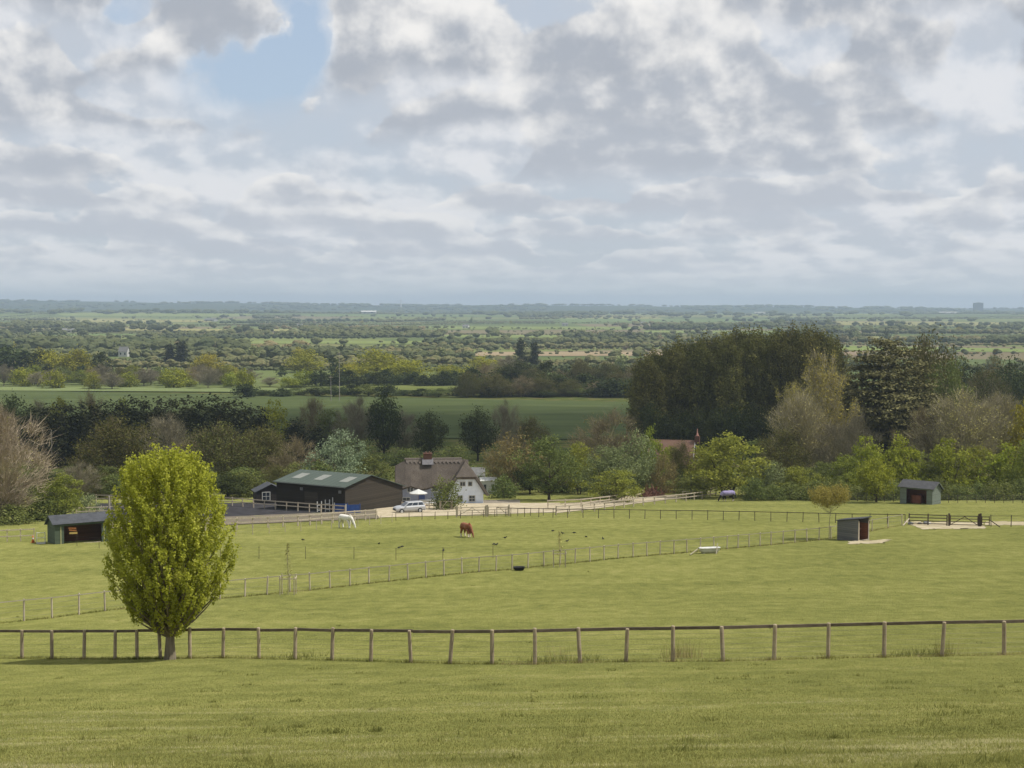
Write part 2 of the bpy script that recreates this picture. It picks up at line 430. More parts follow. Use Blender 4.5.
def tree_mesh(name, mleaf, mbark, seed=1, H=10.0, base=0.25, rx=3.5, prof='round', lump=0.16, clumps=90, leaves=45, leaf=0.16,
              cr=0.55, flatz=1.0, shoot=0.0, shoot_up=1.0, trunk=0.22, limbs=26, twigs=0, twig=1.2, tw=0.035, shell=0.55, droop=0.0,
              tiers=0, lean=0.0, elong=1.5, upn=0.35, stems=1, holes=0.0):
    rng = np.random.default_rng(seed)
    P = np.array(PROFILES[prof])
    cz0 = base * H; ch = H - cz0
    ph = rng.uniform(0, 6.28, 8); fr = rng.integers(1, 5, 8); ft = rng.uniform(2, 9, 8)
    def rad(t, a):
        r = np.interp(t, P[:, 0], P[:, 1]) * rx
        m = sum(np.sin(fr[i]*a + ft[i]*t + ph[i]) for i in range(8)) / 8**0.5
        return r * (1 + lump * m)
    # clump centres
    t = rng.random(clumps * 4); a = rng.uniform(0, 2*np.pi, clumps * 4)
    w = np.interp(t, P[:, 0], P[:, 1]); keep = rng.random(len(t)) < w ** 1.3
    t, a = t[keep][:clumps], a[keep][:clumps]
    if tiers:
        sec = np.floor(a / (2*np.pi) * 9).astype(int); po = rng.random(9)[sec % 9]
        t = np.clip((np.floor(t * tiers + po) - po + 0.3 * rng.random(len(t))) / tiers, 0, 1)
    rho = rng.random(len(t)) ** shell
    if holes:
        g = np.sin(3*a + 11*t + ph[0]) * np.sin(2*a - 7*t + ph[1])
        k2 = ~((g > 1 - holes) & (rho > 0.45)); t, a, rho = t[k2], a[k2], rho[k2]
    rr = rad(t, a) * rho
    C = np.stack([rr*np.cos(a), rr*np.sin(a), cz0 + t*ch - droop*rr], 1)
    C[:, 0] += lean * C[:, 2]
    outd = np.stack([np.cos(a)*rho, np.sin(a)*rho, 0.25 + 0.9*(t-0.3)], 1); outd /= np.linalg.norm(outd, axis=1)[:, None]
    nC = len(C)
    # leaves
    L = C.repeat(leaves, 0)
    ci = np.arange(nC).repeat(leaves)
    if shoot > 0:
        sd = outd * 0.75 + np.array([0, 0, shoot_up]); sd /= np.linalg.norm(sd, axis=1)[:, None]
        s = rng.uniform(-0.5, 0.6, len(L)) * shoot * rng.uniform(0.6, 1.3, nC)[ci]
        L = L + sd[ci] * s[:, None] + rng.normal(0, cr, L.shape)
    else:
        g = rng.normal(0, 1, L.shape) * cr * rng.uniform(0.7, 1.3, nC)[ci][:, None]; g[:, 2] *= flatz
        L = L + g
    low = L[:, 2] < cz0 * 0.55
    L[low, 2] = cz0 * 0.55 + rng.random(low.sum()) * 0.4
    n = rng.normal(0, 1, L.shape) + outd[ci] * 0.5 + np.array([0, 0, upn]); n /= np.linalg.norm(n, axis=1)[:, None]
    h = rng.normal(0, 1, L.shape); u = np.cross(n, h); u /= np.linalg.norm(u, axis=1)[:, None]; v = np.cross(n, u)
    sz = leaf * rng.uniform(0.6, 1.35, len(L))[:, None]
    u = u * sz * 0.5 * elong ** 0.5; v = v * sz * 0.5 / elong ** 0.5
    LV = np.stack([L - u, L - v, L + u, L + v], 1).reshape(-1, 3)
    tint = np.clip(0.5 * rng.random(nC)[ci] + 0.5 * rng.random(len(L)), 0, 1)
    # trunk and limbs
    paths = []
    tops = []
    for k in range(stems):
        ang = 6.28 * k / max(stems, 1) + rng.random(); off = 0.0 if stems == 1 else rx * 0.22
        zz = np.linspace(0, 1, 8); hh = H * 0.86
        wob = np.cumsum(rng.normal(0, 0.012 * H, (8, 2)), 0) * zz[:, None]
        pts = np.stack([off*np.cos(ang)*(0.25+zz*2) + wob[:, 0] + lean*zz*hh, off*np.sin(ang)*(0.25+zz*2) + wob[:, 1], zz*hh - 0.35], 1)
        rs = trunk / stems**0.5 * (1 - 0.9*zz) * np.where(zz < 0.05, 1.35, 1.0)
        paths.append((pts, rs)); tops.append((pts, rs))
    order = np.argsort(-rho + 0.3*rng.random(nC)); sel = order[:limbs] if limbs <= nC else order
    limb_pts = []
    for i in sel:
        c = C[i]; pts, rs = tops[i % stems]
        zstart = np.clip(c[2] - 0.55*np.hypot(c[0], c[1]) - 0.12*ch - 0.1*rng.random()*ch, cz0*0.75, H*0.8)
        f = (zstart + 0.35) / (H*0.86); x0 = np.array([np.interp(f, np.linspace(0, 1, 8), pts[:, j]) for j in range(3)])
        r0 = np.interp(f, np.linspace(0, 1, 8), rs) * 0.55
        tt = np.linspace(0, 1, 5)[:, None]
        mid = (x0 + c)/2 + np.array([0, 0, -0.08*np.linalg.norm(c - x0)]) + rng.normal(0, 0.03*np.linalg.norm(c-x0), 3)
        q = (1-tt)**2*x0 + 2*tt*(1-tt)*mid + tt**2*c
        paths.append((q, np.maximum(r0*(1-0.92*tt[:, 0]**.6), 0.012))); limb_pts.append(q)
    TV = tubes_np(paths, 6)
    WV = None
    if twigs:
        # fine bare twigs: slim three-sided needles that fan out from the limbs and clumps
        i = rng.integers(0, nC, twigs); b = C[i] + rng.normal(0, cr*0.6, (twigs, 3)) - outd[i]*twig*0.3
        d = outd[i]*0.9 + np.array([0, 0, 0.55]) + rng.normal(0, 0.45, (twigs, 3)); d /= np.linalg.norm(d, axis=1)[:, None]
        e = b + d * (twig * rng.uniform(0.5, 1.3, twigs))[:, None]
        s = np.cross(d, rng.normal(0, 1, (twigs, 3))); s /= np.linalg.norm(s, axis=1)[:, None]; s2 = np.cross(d, s)
        p0, p1, p2 = b + s*tw*.5, b - s*tw*.25 + s2*tw*.43, b - s*tw*.25 - s2*tw*.43
        WV = np.stack([p0, p1, e + s*tw*.12, e - s*tw*.05,  p1, p2, e - s*tw*.05, e + s*tw*.12,  p2, p0, e + s2*tw*.1, e - s2*tw*.1], 1).reshape(-1, 3)
        TV = np.concatenate([TV, WV])
    tm = np_mesh(name + '_trunk', TV, 4, mbark)
    cm = np_mesh(name + '_crown', LV, 4, mleaf, tint)
    return tm, cm, H, rx

def put_tree(meshes, name, label, p, h, w=None, cat='tree', group=None, rot=None, sink=0.0):
    tm, cm, H, rx = meshes
    rot = random.uniform(0, 6.28) if rot is None else rot
    root = thing(name, label, cat, (p.x, p.y, p.z - sink), rot, group)
    sz = h / H; sx = (w / (2*rx)) if w else sz
    root.scale = (sx, sx, sz)
    link('trunk', tm, root); link('crown', cm, root)
    return root

BARK = surf('bark_grey_brown', '5a5044', '3d352c', 6, 0.95, (1, 1, .25), 0.5)
BARK_D = surf('bark_dark', '3c352d', '2a241e', 6, 0.95, (1, 1, .25))
BARK_T = surf('twig_tan', 'aea68a', '8e866a', 6, 0.95)
BARK_W = surf('twig_warm', 'b9ab94', '9a8c76', 6, 0.95)
BARK_O = surf('twig_olive', '857b58', '6b6246', 6, 0.95)
BARK_L = surf('bark_pale', '8c8270', '6c6252', 6, 0.95, (1, 1, .25), 0.4)
BARK_P = surf('twig_plum', '8c8064', '746a50', 6, 0.95)
BARK_G = surf('twig_grey', '918a72', '76705c', 6, 0.95)

LM = {
    'lime': leafmat('leaf_lime', '89943a', 'adb547', 'cbcd72', 0.46, 0.05),
    'spring': leafmat('leaf_spring', '6c7232', '888c3e', '9c9c50', 0.33),
    'bright': leafmat('leaf_bright', '747c2c', '929838', 'a8a850', 0.35),
    'mid': leafmat('leaf_mid', '5a6238', '727b44', '888d5a', 0.3),
    'grey': leafmat('leaf_grey_green', '6e754c', '858b5e', '989c72', 0.25),
    'dark': leafmat('leaf_dark', '3a4228', '4a5230', '5a603a', 0.22),
    'olive': leafmat('leaf_olive', '4f502b', '616135', '73703f', 0.28),
    'poplar': leafmat('leaf_poplar', '66653a', '797844', '968a52', 0.25, 0.1),
    'conif': leafmat('leaf_conifer', '34382a', '40442d', '505235', 0.1),
    'cedar': leafmat('leaf_cedar', '555638', '6c6b46', '828056', 0.12),
    'bud': leafmat('leaf_bud', '8c8656', 'a29a62', 'b5ad72', 0.3),
    'rust': leafmat('leaf_rust', '7a7048', '8a7e4e', '9a8c58', 0.28),
    'yellow': leafmat('leaf_yellow', '80802f', '9a9538', 'aea54a', 0.3),
    'gold': leafmat('leaf_gold', '8e8a46', 'a8a254', 'bab266', 0.3),
    'white': leafmat('leaf_blossom', '66744a', '8f9a70', 'd8d8c4', 0.25),
    'pale': leafmat('leaf_silver', '6b7a5a', '8b9878', 'aab49a', 0.25),
    'far': leafmat('leaf_far', '6c7550', '82885a', '989a68', 0.2, 0.3),
    'farb': leafmat('leaf_far_brown', '7c745a', '8c8464', '9a9270', 0.2, 0.25),
}
PR = {}
def proto(key, leafm, bark, **k):
    PR[key] = tree_mesh(key, LM[leafm], bark, **k)
for i in range(2):
    s = 100 * i
    proto(f'spring{i}', 'spring', BARK, seed=1+s, H=10, base=.12, rx=4.6, prof='dome', clumps=125, leaves=52, leaf=.26, cr=.44, lump=.24, flatz=.7, stems=2)
    proto(f'mid{i}', 'mid', BARK, seed=2+s, H=10, base=.14, rx=4.5, prof='round', clumps=125, leaves=52, leaf=.25, cr=.43, lump=.24, flatz=.75)
    proto(f'bright{i}', 'bright', BARK, seed=3+s, H=8, base=.05, rx=4.0, prof='dome', clumps=100, leaves=52, leaf=.27, cr=.38, lump=.28, stems=3, flatz=.7)
    proto(f'grey{i}', 'grey', BARK, seed=4+s, H=10, base=.1, rx=4.6, prof='dome', clumps=125, leaves=52, leaf=.25, cr=.42, lump=.2, stems=2)
    proto(f'dark{i}', 'dark', BARK_D, seed=5+s, H=10, base=.2, rx=4.2, prof='round', clumps=130, leaves=46, leaf=.28, cr=.55, lump=.14)
    proto(f'olive{i}', 'olive', BARK_O, seed=6+s, H=12, base=.08, rx=6.0, prof='dome', clumps=240, leaves=44, leaf=.25, cr=.7, lump=.16, twigs=2600, twig=1.5, tw=.05, stems=2)
    proto(f'poplar{i}', 'poplar', BARK_D, seed=7+s, H=30, base=.06, rx=4.6, prof='poplar', clumps=360, leaves=54, leaf=.42, cr=.5, shoot=3.2, shoot_up=1.6, lump=.18, trunk=.45, limbs=40, twigs=1200, twig=2.6, tw=.07)
    proto(f'conif{i}', 'conif', BARK_D, seed=8+s, H=12, base=.03, rx=2.6, prof='cone', clumps=230, leaves=40, leaf=.34, cr=.5, lump=.26, droop=.1)
    proto(f'tan{i}', 'bud', BARK_T, seed=9+s, H=14, base=.14, rx=6.2, prof='round', clumps=190, leaves=34, leaf=.19, cr=.6, twigs=5200, twig=1.9, tw=.06, limbs=90, lump=.14, stems=3, shell=.7)
    proto(f'plum{i}', 'rust', BARK_P, seed=10+s, H=11, base=.1, rx=5.4, prof='dome', clumps=150, leaves=14, leaf=.17, cr=.6, twigs=4200, twig=1.4, tw=.05, limbs=70, lump=.14, stems=2, shell=.65)
    proto(f'bare{i}', 'farb', BARK_G, seed=11+s, H=13, base=.2, rx=5.2, prof='round', clumps=130, leaves=7, leaf=.16, cr=.6, twigs=3600, twig=1.6, tw=.05, limbs=80, lump=.14, shell=.7)
    proto(f'gold{i}', 'gold', BARK_T, seed=12+s, H=20, base=.1, rx=6.0, prof='egg', clumps=190, leaves=36, leaf=.3, cr=.42, shoot=2.0, shoot_up=1.4, lump=.24, twigs=3600, twig=1.8, tw=.06, limbs=70, trunk=.4)
    proto(f'yellow{i}', 'yellow', BARK, seed=13+s, H=12, base=.08, rx=6.0, prof='dome', clumps=110, leaves=34, leaf=.45, cr=.7, lump=.16)
    proto(f'bush{i}', 'mid', BARK, seed=14+s, H=4, base=.02, rx=2.4, prof='dome', clumps=70, leaves=40, leaf=.2, cr=.34, lump=.2, stems=3, limbs=12, trunk=.1)
    proto(f'rust{i}', 'rust', BARK_P, seed=15+s, H=9, base=.1, rx=4.4, prof='dome', clumps=120, leaves=34, leaf=.24, cr=.5, twigs=1500, lump=.16)
    # field-edge trees, seen from 600 m on
    proto(f'edge{i}', 'bright', BARK, seed=16+s, H=9, base=.1, rx=4.6, prof='dome', clumps=60, leaves=26, leaf=.6, cr=.7, lump=.16, limbs=10)
    proto(f'edged{i}', 'dark', BARK_D, seed=17+s, H=12, base=.1, rx=6.0, prof='dome', clumps=70, leaves=26, leaf=.8, cr=.9, lump=.2, limbs=10)
proto('tanw', 'bud', BARK_W, seed=19, H=14, base=.12, rx=6.2, prof='round', clumps=160, leaves=8, leaf=.16, cr=.7, twigs=7000, twig=1.9, tw=.06, limbs=90, lump=.14, stems=3, shell=.7)
proto('cedar', 'cedar', BARK_D, seed=21, H=26, base=.1, rx=9.0, prof='cedar', clumps=1000, leaves=40, leaf=.42, cr=.95, flatz=.24, tiers=15, droop=.05, lump=.22, trunk=.6, limbs=90, upn=1.2, shell=.45)
proto('pale', 'pale', BARK, seed=22, H=10, base=.1, rx=5.0, prof='dome', clumps=150, leaves=46, leaf=.25, cr=.46, lump=.16, flatz=.6, stems=2)
proto('blossom', 'white', BARK, seed=23, H=5, base=.05, rx=2.8, prof='dome', clumps=70, leaves=46, leaf=.2, cr=.36, lump=.22, stems=3, limbs=12)
proto('umbrella', 'gold', BARK_T, seed=24, H=5, base=.66, rx=2.4, prof='flat', clumps=130, leaves=56, leaf=.12, cr=.2, shoot=.4, trunk=.07, limbs=18, twigs=120, twig=.5, tw=.02, lump=.14, flatz=.5)
proto('limey', 'bright', BARK, seed=25, H=7, base=.2, rx=3.2, prof='round', clumps=120, leaves=48, leaf=.24, cr=.36, lump=.14, trunk=.16)
proto('cypress', 'conif', BARK_D, seed=26, H=16, base=.02, rx=2.0, prof='column', clumps=60, leaves=26, leaf=.7, cr=.5, shoot=1.6, shoot_up=3, limbs=6)
proto('hornbeam', 'lime', BARK_L, seed=31, H=8.2, base=.15, rx=2.6, prof='egg', clumps=1350, leaves=60, leaf=.088, cr=.062, shoot=.6, shoot_up=1.15, trunk=.25, limbs=110, lump=.14, shell=.42, twigs=900, twig=.5, tw=.012, elong=1.35, holes=.05)

# far trees: light versions
def far_mesh(name, seed, H, rx, prof, mleaf, n=26, lv=12, leaf=1.5, cr=1.0):
    tm, cm, H, rx = tree_mesh(name, mleaf, BARK_D, seed=seed, H=H, base=.1, rx=rx, prof=prof, clumps=n, leaves=lv, leaf=leaf, cr=cr, limbs=3, trunk=.3, lump=.18)
    return tm, cm, H, rx
FAR = [far_mesh('far_round', 41, 11, 5.2, 'dome', LM['far']), far_mesh('far_bushy', 42, 9, 5.8, 'dome', LM['far']),
       far_mesh('far_brown', 43, 11, 5.4, 'round', LM['farb']), far_mesh('far_dark', 44, 13, 5.6, 'dome', LM['dark']),
       far_mesh('far_tall', 45, 16, 4.2, 'column', LM['far']), far_mesh('far_gold', 46, 12, 6, 'dome', LM['yellow'])]
# ------------------------------------------------------------------ ground
def ground_mat():
    m, t = new_mat('ground_grass_and_fields')
    geo = t.n('ShaderNodeNewGeometry'); P = geo.outputs['Position']
    sx = t.n('ShaderNodeSeparateXYZ'); t.L(P, sx.inputs[0]); Y = sx.outputs['Y']
    # near pasture
    big = t.noise(t.vmath('MULTIPLY', P, (.05, .12, 0)), 1.0, 3)
    mid = t.noise(t.vmath('MULTIPLY', P, (.9, .5, 0)), 1.0, 4, .62)
    fine = t.noise(t.vmath('MULTIPLY', P, (7.0, 4.5, 0)), 1.0, 5, .7)
    streak = t.noise(t.vmath('MULTIPLY', P, (.06, 1.6, 0)), 1.0, 3, .6)
    f = t.math('ADD', t.math('ADD', t.math('MULTIPLY', big, .26), t.math('MULTIPLY', mid, .36)), t.math('ADD', t.math('MULTIPLY', fine, .5), t.math('MULTIPLY', streak, .07)))
    grass = t.ramp(t.smooth(f, .32, .9), [(0, '565b30'), (.3, '6f723f'), (.55, '83844a'), (.8, '96925b'), (1, 'aca478')])
    yel = t.smooth(t.noise(t.vmath('MULTIPLY', P, (.08, .3, 0)), 1.0, 3), .56, .74)
    grass = t.mix(t.math('MULTIPLY', yel, .35), grass, lin('838748'))
    # ranker clumps, dung-rich patches and worn pale spots
    cl = t.noise(t.vmath('MULTIPLY', P, (1.6, .9, 0)), 1.0, 4, .7)
    grass = t.mix(t.math('MULTIPLY', t.smooth(cl, .60, .70), .34), grass, lin('4e5a2c'))
    wn_ = t.noise(t.vmath('MULTIPLY', P, (.9, .5, 0)), 1.7, 5, .7)
    grass = t.mix(t.math('MULTIPLY', t.smooth(wn_, .62, .74), .3), grass, lin('b3a77c'))
    # rough ground under the trees and hedges
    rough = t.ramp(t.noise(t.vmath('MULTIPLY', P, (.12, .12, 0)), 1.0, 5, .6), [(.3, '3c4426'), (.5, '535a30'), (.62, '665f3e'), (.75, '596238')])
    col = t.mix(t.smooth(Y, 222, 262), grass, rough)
    # far plain: a patchwork of fields
    vo = t.n('ShaderNodeTexVoronoi', feature='F1'); vo.inputs['Scale'].default_value = 1.0; vo.inputs['Randomness'].default_value = .9
    jit = t.vmath('SCALE', P, scale=1.0)
    t.L(t.vmath('MULTIPLY', jit, (1/520., 1/420., 0)), vo.inputs['Vector'])
    vs_ = t.n('ShaderNodeSeparateColor'); t.L(vo.outputs['Color'], vs_.inputs[0])
    patch = t.ramp(vs_.outputs[0], [(0, '5f6a44'), (.16, '72794a'), (.3, '5c6842'), (.44, '7c7c52'), (.56, '687248'), (.7, '7a705a'), (.78, '667046'), (.9, '8a8858'), (1, '5c6442')])
    patch.node.color_ramp.interpolation = 'CONSTANT'
    fn = t.noise(t.vmath('MULTIPLY', P, (.01, .02, 0)), 1.0, 4)
    patch = t.mix(t.math('MULTIPLY', t.smooth(fn, .4, .7), .3), patch, lin('72794e'))
    far = t.math('MULTIPLY', t.smooth(Y, 5200, 8200), .85)
    patch = t.mix(far, patch, lin('343e30'))
    col = t.mix(t.smooth(Y, 640, 780), col, patch)
    b = t.n('ShaderNodeBsdfDiffuse', i_Roughness=.6); t.L(col, b.inputs['Color'])
    bp = t.n('ShaderNodeBump', i_Strength=.8, i_Distance=.16)
    hgt = t.math('MULTIPLY', t.math('ADD', t.math('MULTIPLY', mid, .6), fine), t.smooth(Y, 500, 60))
    t.L(hgt, bp.inputs['Height']); t.L(bp.outputs[0], b.inputs['Normal'])
    o = t.n('ShaderNodeOutputMaterial'); t.L(b.outputs[0], o.inputs[0])
    return m

ys = np.concatenate([np.arange(-110, 0, 6), np.arange(0, 300, 2), np.arange(300, 1000, 10), 1000 * 1.028 ** np.arange(0, 94)])
ts = np.linspace(-1, 1, 181)
W = 150 + 0.5 * np.maximum(ys, 0)
GX = W[:, None] * ts[None, :]; GY = np.repeat(ys[:, None], len(ts), 1)
GZ = ground(GX, GY)
nr, nc = GX.shape
V = np.stack([GX, GY, GZ], -1).reshape(-1, 3)
idx = np.arange(nr*nc).reshape(nr, nc)
F = np.stack([idx[:-1, :-1], idx[:-1, 1:], idx[1:, 1:], idx[1:, :-1]], -1).reshape(-1, 4)
me = bpy.data.meshes.new('ground')
me.vertices.add(len(V)); me.vertices.foreach_set('co', V.astype(np.float32).ravel())
me.loops.add(F.size); me.loops.foreach_set('vertex_index', F.astype(np.int32).ravel())
me.polygons.add(len(F)); me.polygons.foreach_set('loop_start', np.arange(0, F.size, 4, dtype=np.int32)); me.polygons.foreach_set('loop_total', np.full(len(F), 4, dtype=np.int32))
me.polygons.foreach_set('use_smooth', np.ones(len(F), dtype=bool))
me.update(calc_edges=True); me.materials.append(ground_mat())
tag(link('ground', me), 'grassy hillside pasture running down to a wide plain of fields', kind='structure')

def drape(name, pix, m, label, off=0.03, nu=40, nv=16, world=False, ragged=0.0):
    "sheet laid on the ground between four corners (pixels or ground points), far-left, far-right, near-right, near-left"
    c = [Vector((p[0], p[1], 0)) if world else hit(*p) for p in pix]
    rng = np.random.default_rng(len(name) * 7)
    vs, fs = [], []
    for j in range(nv + 1):
        for i in range(nu + 1):
            u, v = i / nu, j / nv
            p = (c[0]*(1-u) + c[1]*u)*(1-v) + (c[3]*(1-u) + c[2]*u)*v
            if ragged and (i in (0, nu) or j in (0, nv)):
                p = p + Vector((rng.normal(0, ragged), rng.normal(0, ragged), 0))
            vs.append((p.x, p.y, gz(p.x, p.y) + off))
    for j in range(nv):
        for i in range(nu):
            a = j*(nu+1) + i; fs.append((a, a+nu+1, a+nu+2, a+1))
    o = MB().add(vs, fs).build(name, m, smooth=True)
    return tag(o, label, kind='structure')

def soil(name, c1, c2, scale=.2, stretch=(1, 3, 1), c3=None):
    m, t = new_mat(name)
    geo = t.n('ShaderNodeNewGeometry')
    v = t.vmath('MULTIPLY', geo.outputs['Position'], stretch)
    f = t.noise(v, scale, 6, .62)
    col = t.ramp(f, [(.3, c1), (.52, c2), (.72, c3 or c2)])
    b = t.n('ShaderNodeBsdfDiffuse', i_Roughness=.7); t.L(col, b.inputs['Color'])
    o = t.n('ShaderNodeOutputMaterial'); t.L(b.outputs[0], o.inputs[0])
    return m
crop = soil('crop_green', '475033', '505a39', .02, (1, 4, 1), '5a6240')
drape('crop_field', [(-40, 390), (668, 403), (690, 441), (-60, 434)], crop, 'flat green crop field beyond the woodland', .25, 60, 20)
drape('crop_field', [(-60, 387.2), (345, 389.6), (350, 393.4), (-60, 391.2)], soil('crop_sunlit_tone', '68724a', '727c52', .02), 'far strip of the crop field, coloured paler as if sunlit', .5, 40, 4)  # same crop; the sunlit far band is painted as a paler sheet
drape('ploughed_field', [(478, 352.2), (712, 352.2), (725, 356.2), (470, 356.4)], soil('ploughed_earth', '8a7a62', '9a8a70', .01), 'bare tan ploughed field far out on the plain', .4, 30, 4)
drape('ploughed_field', [(830, 352.2), (868, 352.2), (868, 356.0), (826, 356.0)], soil('ploughed_earth_brown', '7c6c58', '8c7c66', .01), 'bare brown ploughed field far out behind the cedar', .4, 20, 4)
drape('meadow', [(826, 345.6), (1040, 349.4), (1040, 352.6), (826, 350.6)], soil('meadow_green', '70804a', '7e8a50', .01), 'bright green meadow far out on the plain', .4, 30, 4)
drape('hay_field', [(330, 384.5), (640, 388), (640, 392), (330, 390)], soil('dull_grass', '5c6638', '6a7040', .02), 'dull grass field between two hedges', .25, 30, 4)
STRIPS = [(55, 255, 313.6, 316.4, 0), (80, 220, 319.4, 322.4, 1), (425, 645, 326.6, 330, 0), (440, 565, 335, 338.4, 0), (555, 770, 318.6, 322.4, 2), (835, 1010, 321.6, 325.6, 1), (15, 140, 333, 336.2, 2),
          (225, 425, 341, 344.4, 0), (120, 300, 328.8, 331.4, 1), (640, 800, 330.6, 334, 0), (300, 520, 314.6, 316.6, 2), (470, 712, 350.8, 356.6, None), (826, 1040, 345.6, 356, None), (600, 900, 313.5, 315.4, 0)]
SM = [soil('field_green_pale', '727e4e', '7c8652', .01), soil('field_yellow', '86855a', '928e5e', .01), soil('field_green', '64734a', '6e7c4e', .01)]
SR = []
for x0, x1, y0, y1, k in STRIPS:
    A_, B_, C_, D_ = hit(x0, y0), hit(x1, y0), hit(x1, y1), hit(x0, y1)
    SR.append((x0, x1, D_.y * .86, A_.y))
    if k is not None: drape('far_field', [(x0, y0), (x1, y0 + .35*(1 + k)), (x1 - 12, y1), (x0 + 9, y1 - .25*(2 - k))], SM[k], ['pale green field strip on the far plain', 'yellowish field strip on the far plain', 'green field strip on the far plain'][k], .5, 24, 6)
def in_strip(X, Y):
    px = 512 + FPX * X / Y; m = np.zeros(np.shape(X), bool)
    for x0, x1, a, b in SR: m |= (px > x0) & (px < x1) & (Y > a) & (Y < b)
    return m & (np.random.default_rng(4).random(m.shape) < (.86 if m.size > 1 else 1.1))
# riding arena, track, worn ground
arena_m = soil('arena_rubber', '343335', '3e3d3f', .6, (1, 1, 1), '48464a')
drape('riding_arena', [(96, 503.5), (332, 503), (372, 510.5), (96, 526.5)], arena_m, 'dark riding arena surface beside the barn', .04, 50, 14)
sand = soil('bank_grey', '645d52', '746b5f', .8, (1, 1, 1), '74774e')
drape('arena_bank', [(96, 522.8), (376, 510.6), (379, 518.8), (96, 531.5)], sand, 'bare stony strip below the arena rails', .08, 50, 5, ragged=.1)
trk = soil('track_chalk', '9c9078', 'b3a78e', .9, (1, 1, 1), 'bfb49e')
drape('driveway', [(374, 504.5), (560, 503), (560, 512.4), (374, 518.0)], trk, 'pale chalk driveway in front of the cottage', .05, 40, 8)
drape('driveway', [(556, 505.5), (650, 494.5), (690, 497.0), (556, 513.5)], trk, 'pale chalk driveway bending away to the trees', .06, 30, 6)
drape('yard', [(388, 500.5), (520, 500), (520, 504.8), (380, 506)], soil('yard_gravel', '7c7468', '8c8476', .9, (1, 1, 1)), 'grey gravel yard in front of the cottage', .045, 30, 5)
mud = soil('worn_mud', '93876a', 'b3a78a', .5, (1, 1, 1), 'c4baa2')
drape('worn_ground', [(902, 521.5), (982, 522.6), (986, 528.6), (922, 529.5)], mud, 'bare pale trodden ground in the paddock gateway', .03, 24, 8, ragged=.35)
drape('worn_ground', [(846, 541.4), (890, 539.6), (884, 543.2), (850, 544.6)], mud, 'bare pale trodden ground outside the small hut', .03, 16, 5, ragged=.3)
drape('worn_ground', [(985, 521.6), (1060, 521.6), (1060, 525.4), (985, 525.4)], mud, 'thin worn strip beyond the paddock gate', .03, 20, 3, ragged=.3)

# ------------------------------------------------------------------ grass blades close by
gm = leafmat('grass_blades', '72753f', '9d9c5c', 'd0c898', .45, 0.0)
LAT = np.random.default_rng(99).random((256, 256))
def vnoise(x, y):
    x, y = np.asarray(x) + 500, np.asarray(y) + 500; i, j = np.floor(x).astype(int), np.floor(y).astype(int); u, v = x - i, y - j; u, v = u*u*(3-2*u), v*v*(3-2*v)
    g = lambda a, b: LAT[a % 256, b % 256]
    return (g(i, j)*(1-u) + g(i+1, j)*u)*(1-v) + (g(i, j+1)*(1-u) + g(i+1, j+1)*u)*v
def blades(name, n, xy, hgt, wid, label, seed, lean=.6, m=gm, tb=0.0):
    rng = np.random.default_rng(seed)
    X, Y = xy(rng, n); Z = ground(X, Y)
    a = rng.uniform(0, 2*np.pi, n); h = hgt * rng.uniform(.5, 1.4, n); w_ = wid * rng.uniform(.6, 1.4, n)
    la = rng.uniform(0, 2*np.pi, n); ll = h * lean * rng.uniform(0, 1.2, n)
    B = np.stack([X, Y, Z - .01], 1); s = np.stack([np.cos(a)*w_/2, np.sin(a)*w_/2, np.zeros(n)], 1)
    T = B + np.stack([np.cos(la)*ll, np.sin(la)*ll, h], 1)
    patch = .4*vnoise(X*.35, Y*1.1) + .35*vnoise(X*1.1 + 50, Y*3.2) + .25*vnoise(X*.08, Y*.5 + 9)
    tint = np.clip((patch - .5)*1.7 + .42 + .42*(rng.random(n) - .35) + tb, 0, 1)
    o = link(name, np_mesh(name, np.stack([B - s, B + s, T], 1).reshape(-1, 3), 3, m, tint))
    return tag(o, label, 'grass', kind='stuff')
def wedge(y0, y1):
    def f(rng, n):
        Y = (y0**-1 - rng.random(n) * (y0**-1 - y1**-1)) ** -1
        return (rng.uniform(-1, 1, n) * (.40 * Y + 1.5)), Y
    return f
def tussocks(rng, n):
    k = 190; yc = (14.5**-1 - rng.random(k) * (14.5**-1 - 115.0**-1)) ** -1; xc = rng.uniform(-1, 1, k) * .4 * yc; i = rng.integers(0, k, n); s = rng.uniform(.03, .16, k)[i]
    return xc[i] + rng.normal(0, 1, n) * s * 1.4, yc[i] + rng.normal(0, 1, n) * s
blades('weeds', 6500, tussocks, .085, .02, 'scattered coarse grass tussocks and weeds in the pasture', 21, .8, tb=-.25)
blades('grass', 420000, wedge(13.5, 62), .036, .012, 'short mown pasture grass below the rail fence', 3)
# ------------------------------------------------------------------ fences
WOOD_P = surf('post_wood_pale', 'ab9c84', '8c7d68', 8, .9, (1, 1, .3), .3)
WOOD_D = surf('rail_wood_dark', '74685a', '5c5146', 8, .9, (.3, .3, 1), .3)
WOOD_G = surf('fence_wood_grey', 'b8ad9a', 'a09482', 8, .9, (1, 1, .3))
WOOD_B = surf('fence_wood_brown', '5a5044', '453c33', 8, .9)
WIRE = surf('wire_steel', '6c6c66', '5a5a55', 10, .5, metal=.5)
TAPE = surf('tape_white', '9c957f', '8a846f', 10, .7)

def post_mesh(name, w, h, rnd, m, sink=.35):
    b = MB()
    if rnd:
        b.tube([(0, 0, -sink), (0, 0, h*.5), (.004, .003, h - .02), (.004, .003, h)], [w/2, w/2*.98, w/2*.94, w/2*.72], 8)
    else:
        b.box((0, 0, (h - sink)/2), (w, w*.8, h + sink))
    return b.mesh(name, m)

